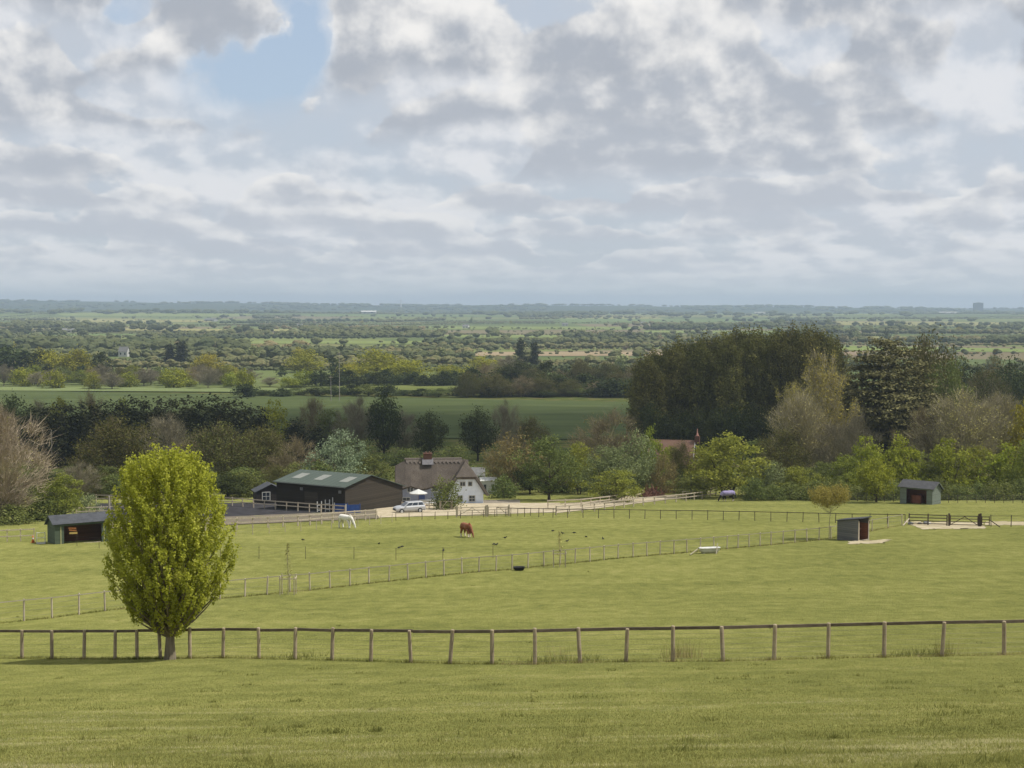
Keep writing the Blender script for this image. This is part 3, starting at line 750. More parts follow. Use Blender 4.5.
def fence(name, label, pts, h=1.15, w=.1, rails=(), wires=(), mp=WOOD_P, mr=WOOD_D, rnd=True, group=None, spans=True, over=.06, jit=.02, wr=.003, side=-1, ext=None):
    "posts at ground points; rails: (height, depth, thickness); rails on the far side when side = 1"
    p0 = pts[len(pts)//2]
    root = thing(name, label, 'fence', (p0.x, p0.y, p0.z), 0, group)
    var = [post_mesh('post', w, h, rnd, mp) for _ in range(2)]
    rng = random.Random(len(pts) + int(p0.x*10))
    for i, p in enumerate(pts):
        o = link('post', var[i % 2], root, (p.x - p0.x, p.y - p0.y, p.z - p0.z), rng.uniform(0, 6.28) if rnd else 0)
        if not rnd:
            q = pts[min(i+1, len(pts)-1)] - pts[max(i-1, 0)]; o.rotation_euler.z = math.atan2(q.y, q.x)
        o.rotation_euler.x = rng.gauss(0, jit); o.rotation_euler.y = rng.gauss(0, jit); o.scale.z = rng.uniform(.97, 1.04)
    allp = ([ext[0]] if ext and ext[0] else []) + list(pts) + ([ext[1]] if ext and ext[1] else [])
    def nrm(i):
        q = allp[min(i+1, len(allp)-1)] - allp[max(i-1, 0)]
        n = Vector((-q.y, q.x, 0)).normalized()
        return n if n.y * side > 0 else -n
    for (rz, rh, rt) in rails:
        off = [(allp[i] - p0) + nrm(i) * (w/2 + rt/2 + .003) + Vector((0, 0, rz)) for i in range(len(allp))]
        if spans:
            for i in range(len(off) - 1):
                d = (off[i+1] - off[i]).normalized()
                e = .004
                MB().beam(off[i] + d*e + Vector((0, 0, rng.gauss(0, .008))), off[i+1] - d*e + Vector((0, 0, rng.gauss(0, .008))), rt, rh).build('rail', mr, root)
        else:
            b = MB()
            for i in range(len(off) - 1): b.beam(off[i], off[i+1], rt, rh)
            b.build('rail', mr, root)
    if wires:
        b = MB()
        for wz in wires:
            for i in range(len(allp) - 1):
                a, c = allp[i] - p0 + Vector((0, 0, wz)) - nrm(i)*(w/2 + .004), allp[i+1] - p0 + Vector((0, 0, wz)) - nrm(i+1)*(w/2 + .004)
                b.tube([a, c], wr, 3, cap=False)
        b.build('wire', WIRE, root)
    return root

def line_px(pix, n):
    "n points evenly spaced along a line of ground pixels"
    c = [hit(*p) for p in pix]; seg = [(c[i+1] - c[i]).length for i in range(len(c) - 1)]; L = sum(seg); out = []
    for k in range(n):
        s = L * k / (n - 1); i = 0
        while i < len(seg) - 1 and s > seg[i]: s -= seg[i]; i += 1
        p = c[i].lerp(c[i+1], min(1, s / seg[i])); p.z = gz(p.x, p.y); out.append(p)
    return out

# foreground post and rail
fx = [-124, -88, -52, -16, 22, 52, 84, 115, 137, 160.5, 190, 223, 259, 295, 332, 371, 411, 450, 492, 535, 580, 626, 673, 723, 774, 828, 884, 942, 1004, 1067, 1132, 1200, 1270]
fy = np.interp(fx, [-124, 22, 52, 115, 165, 223, 300, 371, 450, 535, 580, 626, 723, 828, 884, 942, 1004, 1067, 1270], [657, 658.5, 659, 659.5, 659, 658, 659.5, 661.5, 664, 664.5, 663, 662, 661.5, 658.5, 657.5, 656.5, 655, 653, 646])
fp = [hit(x, y) for x, y in zip(fx, fy)]
fence('post_and_rail_fence', 'weathered round-post fence with one dark top rail crossing the foreground pasture', fp, 1.17, .14,
      rails=[(1.10, .1, .045)], wires=(.12, .28, .44, .6, .78, .95), side=1, jit=.03)
# long grass along its foot
cxs = np.array([[p.x, p.y] for p in fp])
def along(rng, n, spread=.16):
    i = rng.integers(0, len(cxs) - 1, n); f = rng.random(n)
    # tufts gather in clumps, thickest round the posts
    f = np.where(rng.random(n) < .35, np.clip(rng.normal(0, .06, n), 0, 1) + (rng.random(n) < .5) * .9, f); f = np.clip(f, 0, 1)
    b = cxs[i] * (1 - f)[:, None] + cxs[i+1] * f[:, None]
    return b[:, 0] + rng.normal(0, .05, n), b[:, 1] + rng.normal(0, spread, n)
strawm = leafmat('grass_long', '565f2a', '857f48', 'b5a67a', .3, 0.0)
blades('long_grass', 11000, along, .13, .012, 'long uncut grass along the foot of the rail fence', 5, .7, strawm)
def clump_at(pxs, sp=.25):
    c = np.array([[*hit(*p)][:2] for p in pxs])
    def f(rng, n):
        i = rng.integers(0, len(c), n); return c[i, 0] + rng.normal(0, sp*1.5, n), c[i, 1] + rng.normal(0, sp, n)
    return f
blades('dry_grass', 420, clump_at([(683, 657), (688, 658), (676, 658), (560, 660), (945, 655)], .2), .55, .012, 'tall dry straw tufts standing by the rail fence', 6, .35, strawm, .35)
blades('weeds', 700, clump_at([(556, 662), (540, 662), (925, 655), (906, 656), (300, 657), (585, 661)], .3), .26, .03, 'leafy weed clumps at the foot of the rail fence', 8, .8, gm, -.1)

# second fence: pale wire fence running away to the corner
s_l = [hit(-22, 626.5)] + [hit(x, y) for x, y in ((24, 621), (52, 618), (79, 614.5), (105, 611))]
s_px = [(132, 608), (160, 605), (190, 602), (220, 599), (245, 596.5), (267, 594.5), (290, 592), (310, 590.5), (330, 588), (350, 586), (369, 583.5), (389, 581.5), (408, 579.5), (426, 577.5), (444, 575.5), (462, 573.5), (479, 572), (496, 570.8),
        (512, 569.5), (528, 568), (544, 566), (560, 564.5), (575, 563), (590, 561.5), (604, 560), (618, 558.5), (633, 557.2), (647, 556), (660, 554.8), (674, 553.8), (687, 552.6), (700, 551.5), (714, 550.3), (727, 549), (738, 548), (749, 547),
        (760, 546), (771, 545), (783, 543.8), (795, 542.6), (807, 541.4), (819, 540.2), (831, 538.6), (842, 536.6), (857, 533.8), (872, 531), (888, 528), (902, 525.4)]
sp_ = s_l + [hit(*p) for p in s_px]
fence('wire_fence', 'pale post and wire paddock fence running diagonally across the middle pasture', sp_, 1.3, .115, rails=[(1.24, .06, .03)], wires=(.25, .6, .92), mp=WOOD_G, mr=TAPE, spans=False, wr=.006, side=-1)
def along2(rng, n):
    c = np.array([[p.x, p.y] for p in sp_]); i = rng.integers(0, len(c) - 1, n); f = rng.random(n)
    b = c[i]*(1-f)[:, None] + c[i+1]*f[:, None]; return b[:, 0] + rng.normal(0, .1, n), b[:, 1] + rng.normal(0, .25, n)
blades('long_grass', 6500, along2, .15, .03, 'ragged grass line under the wire paddock fence', 11, .7, strawm)
# third: dark rail fence of the far paddock
fence('rail_fence', 'thin dark rail fence around the far paddock', line_px([(497, 516.2), (560, 517.8), (610, 518.3), (700, 519.6), (780, 521.4), (846, 523.2), (905, 524.0)], 27), 1.2, .09,
      rails=[(1.13, .08, .04)], wires=(.3, .6, .85), mp=WOOD_B, mr=WOOD_B, spans=False, wr=.006)
# electric fence across the chestnut horse's paddock
fence('electric_fence', 'slim dark stakes of an electric fence across the grazing paddock', line_px([(77, 546), (140, 553), (251, 558.5), (288, 559), (327, 558.8), (367, 559), (407, 561), (449, 559), (493, 558)], 12), 1.15, .045, wires=(.6, 1.05), mp=WOOD_B, wr=.004)
# arena rails, yard rails
fence('arena_fence', 'grey two-rail fence along the near side of the riding arena', line_px([(88, 536), (230, 529.5), (300, 526), (376, 519.5)], 21), 1.35, .15, rails=[(1.28, .15, .05), (.75, .13, .05)], mp=WOOD_G, mr=WOOD_G, rnd=False, spans=False)
fence('arena_fence', 'grey two-rail fence along the far side of the riding arena', line_px([(96, 503), (228, 505.8), (277, 509.8), (345, 515)], 20), 1.3, .14, rails=[(1.22, .14, .05), (.7, .12, .05)], mp=WOOD_G, mr=WOOD_G, rnd=False, spans=False)
fence('stake_fence', 'low stake and wire fence on the grass below the arena bank', line_px([(236, 536), (300, 531), (345, 527.5), (392, 522.5)], 12), 1.1, .07, wires=(.4, .9), mp=WOOD_G, wr=.006)
fence('stake_fence', 'low stake fence on the grass edge below the cottage driveway', line_px([(396, 520.5), (460, 518.5), (512, 516), (556, 515.2)], 14), 1.0, .08, rails=[(.93, .04, .03)], wires=(.4,), mp=WOOD_B, mr=TAPE, spans=False, wr=.006)
fence('driveway_fence', 'pale two-rail fence on the near edge of the bending driveway', line_px([(556, 514.8), (592, 511.6), (640, 505.6), (684, 501.4), (702, 499)], 15), 1.2, .15, rails=[(1.12, .15, .05), (.6, .13, .05)], mp=WOOD_G, mr=WOOD_G, rnd=False, spans=False)
fence('driveway_fence', 'pale two-rail fence on the far edge of the driveway beside the green bushes', line_px([(548, 508.4), (580, 507.2), (612, 503.4), (643, 497.0)], 12), 1.2, .14, rails=[(1.12, .15, .05), (.62, .13, .05)], mp=WOOD_G, mr=WOOD_G, rnd=False, spans=False)
fence('driveway_fence', 'pale three-rail fence leading up to the horse in the purple rug', line_px([(683, 499.5), (700, 497.8), (716, 495.5)], 6), 1.3, .14, rails=[(1.24, .14, .05), (.8, .13, .05), (.4, .13, .05)], mp=WOOD_G, mr=WOOD_G, rnd=False, spans=False)
fence('hedge_fence', 'dark post and wire fence at the foot of the tall hedge', line_px([(716, 496), (780, 498.5), (860, 501.5), (960, 503), (1050, 503.5)], 40), 1.25, .08, wires=(.3, .6, .9, 1.15), mp=WOOD_B, wr=.008)
fence('yard_fence', 'pale two-rail fence with a low bank beside the green field shelter', line_px([(-20, 543), (8, 541.8), (34, 540.6)], 5), 1.35, .1, rails=[(1.28, .11, .04), (.6, .1, .04)], mp=WOOD_G, mr=WOOD_G, rnd=False, spans=False)
fence('yard_fence', 'pale two-rail fence behind the roof of the green field shelter', line_px([(50, 519), (90, 517), (128, 515.5)], 7), 1.4, .1, rails=[(1.3, .11, .04), (.8, .1, .04)], mp=WOOD_G, mr=WOOD_G, rnd=False, spans=False)
fence('yard_fence', 'pale two-rail fence in front of the cottage garden bush', line_px([(402, 510.4), (425, 509.6), (456, 508.6)], 7), 1.2, .1, rails=[(1.12, .1, .04), (.6, .1, .04)], mp=WOOD_G, mr=WOOD_G, rnd=False, spans=False)
cor = [hit(909, 524.4), hit(928, 525.2), hit(947, 525.8)]
fence('paddock_fence', 'dark four-rail fence beside the paddock gate', cor, 1.3, .12, rails=[(1.2, .09, .04), (.85, .09, .04), (.5, .09, .04), (.2, .09, .04)], mp=WOOD_B, mr=WOOD_B, rnd=False, spans=False)
fence('wire_fence', 'post and wire fence beyond the paddock gate at the field corner', [hit(x, y) for x, y in ((991, 526.6), (1011, 526.8), (1032, 527), (1056, 527.2))], 1.3, .1, rails=[(1.24, .03, .03)], wires=(.3, .6, .9), mp=WOOD_B, mr=WOOD_B, spans=False, wr=.006)
s = MB(); a, b2 = hit(903, 525.8), hit(909, 524.6)
s.beam(a + Vector((0, 0, .02)), b2 + Vector((0, 0, .7)), .09, .09)
tag(s.build('strut', WOOD_G), 'pale slanting strut propping the fence corner post', 'strut')

def gate(name, label, a, b, h, rails, m, brace='Z', posts=(True, True), ph=1.45, mp=None):
    root = thing(name, label, 'gate', (a.x, a.y, a.z)); d = b - a; mp = mp or m
    L = Vector((d.x, d.y, 0)).length; ux = Vector((d.x, d.y, 0)).normalized()
    at = lambda s, z: ux * s + Vector((0, 0, d.z * s / L + z))
    for s, on in ((0, posts[0]), (L, posts[1])):
        if on: MB().beam(at(s, -.3), at(s, ph), .17, .17).build('gatepost', mp, root)
    for s in (.14, L - .14): MB().beam(at(s, .12), at(s, h + .04), .08, .09).build('stile', m, root)
    for i in range(rails):
        z = .18 + (h - .22) * i / (rails - 1); MB().beam(at(.19, z), at(L - .19, z), .04, .075).build('bar', m, root)
    n = Vector((-ux.y, ux.x, 0)) * -.045
    if 'Z' in brace: MB().beam(at(.2, .2) + n, at(L*.55, h - .05) + n, .035, .075).build('brace', m, root)
    if 'N' in brace: MB().beam(at(L*.5, h - .05) + n, at(L - .2, .2) + n, .035, .075).build('brace', m, root)
    return root
gate('field_gate', 'dark timber field gate with crossed braces in the muddy gateway', hit(949, 526.0), hit(979, 526.6), 1.2, 4, WOOD_B, 'ZN')
gate('hurdle', 'short dark hurdle panel between the field gate and the corner fence', hit(980.5, 526.6), hit(990.5, 526.8), 1.15, 4, WOOD_B, '', (True, False), 1.5)
bk = MB(); a, b2 = hit(990, 526.8), hit(1000, 527.4); bk.beam(a + Vector((0, 0, .75)), b2 + Vector((0, 0, .05)), .08, .08)
tag(bk.build('strut', WOOD_B), 'dark slanting strut propping the hurdle by the field gate', 'strut')
gate('drive_gate', 'pale timber drive gate with diagonal brace, beside the cottage gable', hit(456.5, 517.2), hit(486, 516.6), 1.3, 4, WOOD_G, 'ZN', ph=1.5)
gate('drive_gate', 'pale timber drive gate with diagonal brace, nearer the big green tree', hit(487.5, 516.6), hit(509, 516.2), 1.3, 4, WOOD_G, 'N', ph=1.55)
gate('yard_gate', 'small pale wicket with diagonal brace by the parasol garden', hit(440, 510.2), hit(452, 509.8), 1.25, 3, WOOD_G, 'Z', ph=1.35)
# ------------------------------------------------------------------ buildings and objects
GLASS = surf('window_glass', '2a3038', '38404a', 3, .12, spec=.6)
WHITE = surf('white_paint', 'c9c9c4', 'bdbdb8', 3, .6)
WHITE_B = surf('white_lime', 'dde4ee', 'd0d8e4', 1.5, .9, detail=6)
BRICK = surf('brick_red', '6e5044', '563f35', 9, .9)
TILE = boards('clay_tiles', '6e5548', '7d6456', .22)
GREY_T = surf('felt_grey', '3c3e42', '4a4c50', 2, .85)
BLACK = surf('black_rubber', '1c1c1e', '262628', 4, .8)
SLATE = surf('roof_slate', '6a6a68', '7a7a78', 2, .8)

def window(root, c, w_, h_, nrm, frame=WHITE, bars=(1, 1), name='window', proud=.03):
    "c: centre on the wall face (local), nrm: outward unit normal"
    n = Vector(nrm).normalized(); u = Vector((0, 0, 1)).cross(n).normalized(); v = Vector((0, 0, 1)); c = Vector(c) + n * proud
    rz = math.atan2(u.y, u.x); b = MB(); t_ = .09
    for s in (-1, 1):
        b.box(c + u * s * (w_/2 - t_/2), (t_, .08, h_), rz); b.box(c + v * s * (h_/2 - t_/2), (w_ - 2*t_, .08, t_), rz)
    for i in range(bars[0]): b.box(c + u * (w_ * ((i+1)/(bars[0]+1) - .5)), (.05, .06, h_ - 2*t_), rz)
    for i in range(bars[1]): b.box(c + v * (h_ * ((i+1)/(bars[1]+1) - .5)) , (w_ - 2*t_, .052, .05), rz)
    f = b.build(name, frame, root)
    MB().box(c - n * .015, (w_ - 2*t_, .02, h_ - 2*t_), rz).build('pane', GLASS, f)
    return f

def quad_slab(pts, th):
    "flat polygon thickened downwards along its normal"
    P = [Vector(p) for p in pts]; n = (P[1] - P[0]).cross(P[2] - P[0]).normalized()
    if n.z < 0: n = -n
    b = MB(); k = len(P)
    vs = P + [p - n * th for p in P]
    b.add(vs, [tuple(range(k)), tuple(range(2*k - 1, k - 1, -1))] + [(i, (i+1) % k, k + (i+1) % k, k + i) for i in range(k)])
    return b

# ---- field shelters: local x along the front, front faces -y
def shelter(name, label, p, rz, L, Dp, hf, hb, hr, wall, roofm, inner, front, pillar=None, over=.25, kick=False, ridge=.55, cat='shelter', bays=1):
    root = thing(name, label, cat, (p.x, p.y, p.z), rz)
    x0, x1, y0, y1 = -L/2, L/2, -Dp/2, Dp/2; yr = y0 + Dp * ridge
    sink = -.9
    gp = [(y0, sink), (y1, sink), (y1, hb), (yr, hr), (y0, hf)]
    for xa in (x0, x1 - .06): MB().prism(gp, 'X', xa, xa + .06).build('side_wall', wall, root)
    MB().box((0, y1 - .03, (hb + sink)/2), (L - .124, .06, hb - sink - .01)).build('back_wall', wall, root)
    MB().prism([(y0 + .1, sink), (y1 - .066, sink), (y1 - .066, hb - .02), (yr, hr - .1), (y0 + .1, hf - .02)], 'X', x0 + .064, x0 + .08).prism(
        [(y0 + .1, sink), (y1 - .066, sink), (y1 - .066, hb - .02), (yr, hr - .1), (y0 + .1, hf - .02)], 'X', x1 - .08, x1 - .064).box((0, y1 - .075, (hb + sink)/2), (L - .18, .016, hb - sink - .1)).build('lining', inner, root)
    for (a, b) in front:
        MB().box(((a + b)/2 - L/2, y0 + .033, (hf - .31 + sink)/2), (b - a, .06, hf - .31 - sink)).build('front_panel', wall, root)
    MB().box((0, y0 + .033, hf - .15), (L - .125, .06, .3)).build('lintel', wall, root)
    if pillar:
        for a in pillar: MB().box((a - L/2, y0 - .02, (hf - .31 + sink)/2), (.12, .03, hf - .32 - sink)).build('pillar', surf('post_pale', 'a5a57a', '8f9068', 4), root)
    def slope(ya, za, yb, zb):
        d = Vector((0, yb - ya, zb - za)).normalized() * over
        a = Vector((0, ya, za)) - d
        return quad_slab([(x0 - over, a.y, a.z + .07), (x1 + over, a.y, a.z + .07), (x1 + over, yb, zb + .07), (x0 - over, yb, zb + .07)], .05)
    r = slope(y0, hf, yr, hr); r2 = slope(y1, hb, yr, hr)
    b = MB(); b.add(r.v, r.f); b.add(r2.v, r2.f); b.build('roof', roofm, root)
    for xa in (x0 - over + .001, x1 + over - .024):
        d1 = Vector((0, yr - y0, hr - hf)).normalized() * over
        m = MB(); m.beam((xa + .012, y0 - d1.y, hf - d1.z - .03), (xa + .012, yr, hr - .03), .022, .13); m.beam((xa + .012, yr, hr - .03), (xa + .012, y1 + d1.y*.8, hb - .1), .022, .13)
        m.build('bargeboard', wall, root)
    if kick: MB().box((0, y0 - .06, .04), (L - 2.0, .1, .14)).build('sill', WOOD_G, root)
    return root

green_b = boards('boards_green', '4d5848', '5b6656', .14)
green_pale = boards('boards_pale_green', '666e62', '7a8278', .13)
brown_b = boards('boards_brown', '66452f', '7a553d', .15)
red_b = boards('boards_red_brown', '855640', '96664e', .15)
pg = hit(71, 543); pg = pg + Vector((0.4, 1.4, 0)); pg.z = gz(pg.x, pg.y)
L1 = shelter('field_shelter', 'green boarded field shelter with dark felt roof and brown interior, by the orange cone', pg, R(32), 5.8, 3.1, 2.35, 2.0, 3.0, green_b, GREY_T, brown_b,
             [(.06, .95), (4.95, 5.74)], pillar=(.62, 5.2), over=.28, kick=True)
# board with three short orange bars hanging inside
def to_world(o, v):
    return Matrix.Translation(o.location) @ Matrix.Rotation(o.rotation_euler.z, 4, 'Z') @ Vector(v)
ORANGE = surf('orange_paint', 'c8702c', 'b86024', 3, .7)
YEL = surf('yellow_paint', 'c9a640', 'b8963a', 3, .7)
sg = MB(); q = to_world(L1, (-1.1, -1.62, 1.45))
sg.box((0, 0, .34), (.85, .03, .13), 0, 0, ('Y', .12)).box((.06, 0, .1), (.8, .03, .13), 0, 0, ('Y', .16)).box((.12, 0, -.2), (.85, .03, .2), 0, 1, ('Y', .05))
so_ = sg.build('painted_board', [surf('board_orange', 'a06a3c', '905c34', 3, .8), surf('board_yellow', 'b09858', 'a08a50', 3, .8)], None, loc=q, rotz=R(32)); tag(so_, 'orange and yellow striped board hanging in the green shelter opening', 'board')
# cone, white hurdle
def cone_thing(p):
    root = thing('traffic_cone', 'orange cone with a white band beside the green field shelter', 'cone', (p.x, p.y, p.z))
    MB().box((0, 0, .02), (.42, .42, .05)).build('base', ORANGE, root)
    b = MB(); b.tube([(0, 0, .045), (0, 0, .36), (0, 0, .365), (0, 0, .52), (0, 0, .525), (0, 0, .78)], [.17, .105, .107, .075, .072, .028], 12)
    b.mi = [1 if 12*1 <= k < 12*3 + 12 and k >= 12*2 else 0 for k in range(len(b.f))]
    b.build('body', [ORANGE, WHITE], root, smooth=True)
cone_thing(hit(33, 542.5))
def hurdle(p, rz):
    root = thing('white_hurdle', 'small white framed hurdle leaning open beside the green field shelter', 'hurdle', (p.x, p.y, p.z), rz)
    for x in (-.42, .42): MB().tube([(x, 0, -.05), (x, 0, 1.25)], .04, 8).build('upright', WHITE, root)
    for z in (.15, .65, 1.18): MB().tube([(-.38, 0, z), (.38, 0, z)], .03, 8).build('bar', WHITE, root)
    MB().box((0, 0, .03), (.9, .3, .06)).build('base', WHITE, root)
hurdle(hit(41, 543.8), R(15))
pr = hit(923, 504.2); pr = pr + Vector((0, 1.4, 0)); pr.z = gz(pr.x, pr.y)
shelter('field_shelter', 'pale green field shelter with slate grey roof standing against the tall hedge', pr, R(-40), 5.0, 3.0, 2.55, 2.3, 3.35, green_pale, surf('roof_dark_grey', '444446', '505052', 2, .85), red_b,
        [(.06, 1.0), (4.1, 4.94)], over=.32)
hay = MB(); hq = to_world(bpy.data.objects['field_shelter.001'], (-.55, .2, .62)); hay.box((0, 0, 0), (1.5, 1.1, 1.25))
tag(hay.build('hay_bale', surf('rusty_sheet', '7a4a38', '8c5a44', 2), None, bevel=.12, loc=hq, rotz=R(-38)), 'rust red covered bale inside the pale green shelter', 'bale')

# small lean-to hut: local front -y is the open side
def hut(p, rz):
    root = thing('pony_hut', 'small grey boarded lean-to hut with open brown side, by the diagonal fence', 'hut', (p.x, p.y, p.z), rz)
    Wd, Dp, hl, hh = 1.75, 2.3, 1.62, 1.95
    gb = boards('boards_grey', '59595a', '72726f', .17)
    prof = [(-Dp/2, -.5), (Dp/2, -.5), (Dp/2, hl), (-Dp/2, hh)]
    for xa in (-Wd/2, Wd/2 - .05): MB().prism(prof, 'X', xa, xa + .05).build('side_wall', gb, root)
    MB().box((0, Dp/2 - .025, (hl - .5)/2), (Wd - .104, .05, hl + .49)).build('back_wall', gb, root)
    MB().box((0, Dp/2 - .06, .7), (Wd - .12, .02, 1.5)).box((Wd/2 - .06, 0, .7), (.016, Dp - .16, 1.5)).box((-Wd/2 + .06, 0, .7), (.016, Dp - .16, 1.5)).build('lining', red_b, root)
    for s in (-1, 1): MB().box((s*(Wd/2 - .06), -Dp/2 - .022, .72), (.13, .04, 2.1)).build('corner_post', WOOD_G, root)
    MB().box((0, -Dp/2 - .022, .08), (Wd - .27, .04, .14)).build('sill', WOOD_G, root)
    quad_slab([(-Wd/2 - .12, -Dp/2 - .22, hh + .1), (Wd/2 + .12, -Dp/2 - .22, hh + .1), (Wd/2 + .12, Dp/2 + .15, hl + .03), (-Wd/2 - .12, Dp/2 + .15, hl + .03)], .06).build('roof', GREY_T, root)
    MB().box((.1, -.3, .95), (1.1, .5, .06)).box((.1, -.3, .47), (.08, .4, .9)).build('shelf', red_b, root)
ph = hit(853, 540.6); ph = ph + Vector((.2, .9, 0)); ph.z = gz(ph.x, ph.y)
hut(ph, R(43)); bpy.data.objects['pony_hut'].scale = (1.08, 1.08, 1.2)

# ---- barn
def barn():
    c = hit(345, 512.2); u = Vector((-.85, .53, 0)); Lb, Wb = 12.4, 13.4
    u = u.normalized()
    rz = math.atan2(-u.y, -u.x)                # local +x runs from the far-left end to the near corner
    root = thing('barn', 'long black boarded barn with green roof and three white skylights', 'barn', (c.x, c.y, c.z), rz)
    blk = boards('boards_black', '28241f', '37322c', .22); blk2 = boards('boards_weathered', '36312b', '4a443b', .26)
    he, hr = 3.5, 4.55; s = -2.2; yr = Wb*.42; k2 = (hr - 2.2)/(Wb - yr)
    # x from -Lb to 0, y from 0 to Wb (away from camera)
    MB().box((-Lb/2, .05, (he + s)/2), (Lb, .1, he - s)).build('front_wall', blk, root)
    MB().box((-Lb/2, Wb - .05, (2.2 + s)/2), (Lb, .1, 2.2 - s)).build('back_wall', blk, root)
    for xa, m in ((-Lb, blk), (-.1, blk2)):
        MB().prism([(.102, s), (Wb - .102, s), (Wb - .102, 2.2), (yr, hr), (.102, he)], 'X', xa, xa + .1).build('gable_wall', m, root)
    rm = boards('roof_green_sheet', '49524b', '505a52', .9, 'X', .7)
    o = .35; k = (hr - he) / yr
    f1 = quad_slab([(-Lb - o, -o, he - o*k + .1), (o, -o, he - o*k + .1), (o, yr, hr + .1), (-Lb - o, yr, hr + .1)], .08)
    f2 = quad_slab([(-Lb - o, Wb + o, 2.2 - o*k2 + .1), (o, Wb + o, 2.2 - o*k2 + .1), (o, yr, hr + .1), (-Lb - o, yr, hr + .1)], .08)
    b = MB(); b.add(f1.v, f1.f); b.add(f2.v, f2.f); r = b.build('roof', rm, root)
    for x in (-10.3, -6.3, -1.7):
        ya, yb = yr*.30, yr*.72
        quad_slab([(x - .75, ya, he + ya*k + .125), (x + .75, ya, he + ya*k + .125), (x + .75, yb, he + yb*k + .125), (x - .75, yb, he + yb*k + .125)], .02).build('skylight', surf('skylight_plastic', '85877f', '787a74', 2, .5), r)
    MB().tube([(-Lb - o, -o - .06, he - o*k), (o, -o - .06, he - o*k)], .06, 8).build('gutter', surf('gutter_grey', '5e625f'), root)
    for x in (-7.7, -.8): MB().box((x, -.09, 2.75), (.45, .14, .4)).build('floodlight', SLATE, root)
    MB().box((-6.0, -.015, 1.1), (2.4, .05, 2.6)).build('door', blk2, root)
barn()
def tack_shed():
    p = hit(268, 503.5); root = thing('tack_shed', 'small dark shed with a white square window at the end of the barn', 'shed', (p.x, p.y + 1.2, p.z), R(20))
    dk = boards('boards_dark', '2f2b29', '3d3835', .2)
    MB().prism([(-2.2, -1.5), (2.2, -1.5), (2.2, 1.9), (0, 2.9), (-2.2, 1.9)], 'Y', -1.5, 1.5).build('wall', dk, root)
    b = MB()
    for s in (-1, 1):
        q = quad_slab([(s*2.5, -1.75, 1.86), (s*2.5, 1.75, 1.86), (0, 1.75, 3.0), (0, -1.75, 3.0)], .07); b.add(q.v, q.f)
    b.build('roof', GREY_T, root)
    window(root, (-.75, -1.5, 1.15), 1.25, 1.35, (0, -1, 0), bars=(1, 1))
tack_shed()

# ---- thatched cottage
THATCH = None
def thatch_mat():
    m, t = new_mat('thatch')
    tc = t.n('ShaderNodeTexCoord')
    f = t.noise(t.vmath('MULTIPLY', tc.outputs['Object'], (5, 5, 1.0)), 2.2, 6, .65)
    g = t.noise(tc.outputs['Object'], .8, 4)
    col = t.ramp(t.math('MULTIPLY_ADD', f, .7, t.math('MULTIPLY', g, .3)), [(.3, '433d38'), (.5, '58514a'), (.7, '6c655c')])
    b = t.n('ShaderNodeBsdfDiffuse'); t.L(col, b.inputs[0])
    bp = t.n('ShaderNodeBump', i_Strength=.8, i_Distance=.06); t.L(f, bp.inputs['Height']); t.L(bp.outputs[0], b.inputs['Normal'])
    o = t.n('ShaderNodeOutputMaterial'); t.L(b.outputs[0], o.inputs[0]); return m
THATCH = thatch_mat(); THATCH_R = surf('thatch_ridge', '6a625a', '544d47', 5, .95); THATCH_D = surf('thatch_verge', '7c746a', '625b54', 6, .95)

def poly_solid(name, faces, th, m, parent, smooth=False):
    bm = bmesh.new(); cache = {}
    def V_(p):
        k = tuple(round(c, 4) for c in p)
        if k not in cache: cache[k] = bm.verts.new(k)
        return cache[k]
    for f in faces:
        try: bm.faces.new([V_(p) for p in f])
        except ValueError: pass
    bmesh.ops.recalc_face_normals(bm, faces=bm.faces)
    if sum(f.normal.z for f in bm.faces) < 0:
        for f in bm.faces: f.normal_flip()
    bmesh.ops.solidify(bm, geom=list(bm.faces), thickness=th)
    bmesh.ops.recalc_face_normals(bm, faces=bm.faces)
    me = bpy.data.meshes.new(name); bm.to_mesh(me); bm.free(); me.materials.append(m)
    o = link(name, me, parent)
    md = o.modifiers.new('bevel', 'BEVEL'); md.width = .09; md.segments = 2; md.limit_method = 'ANGLE'
    return o

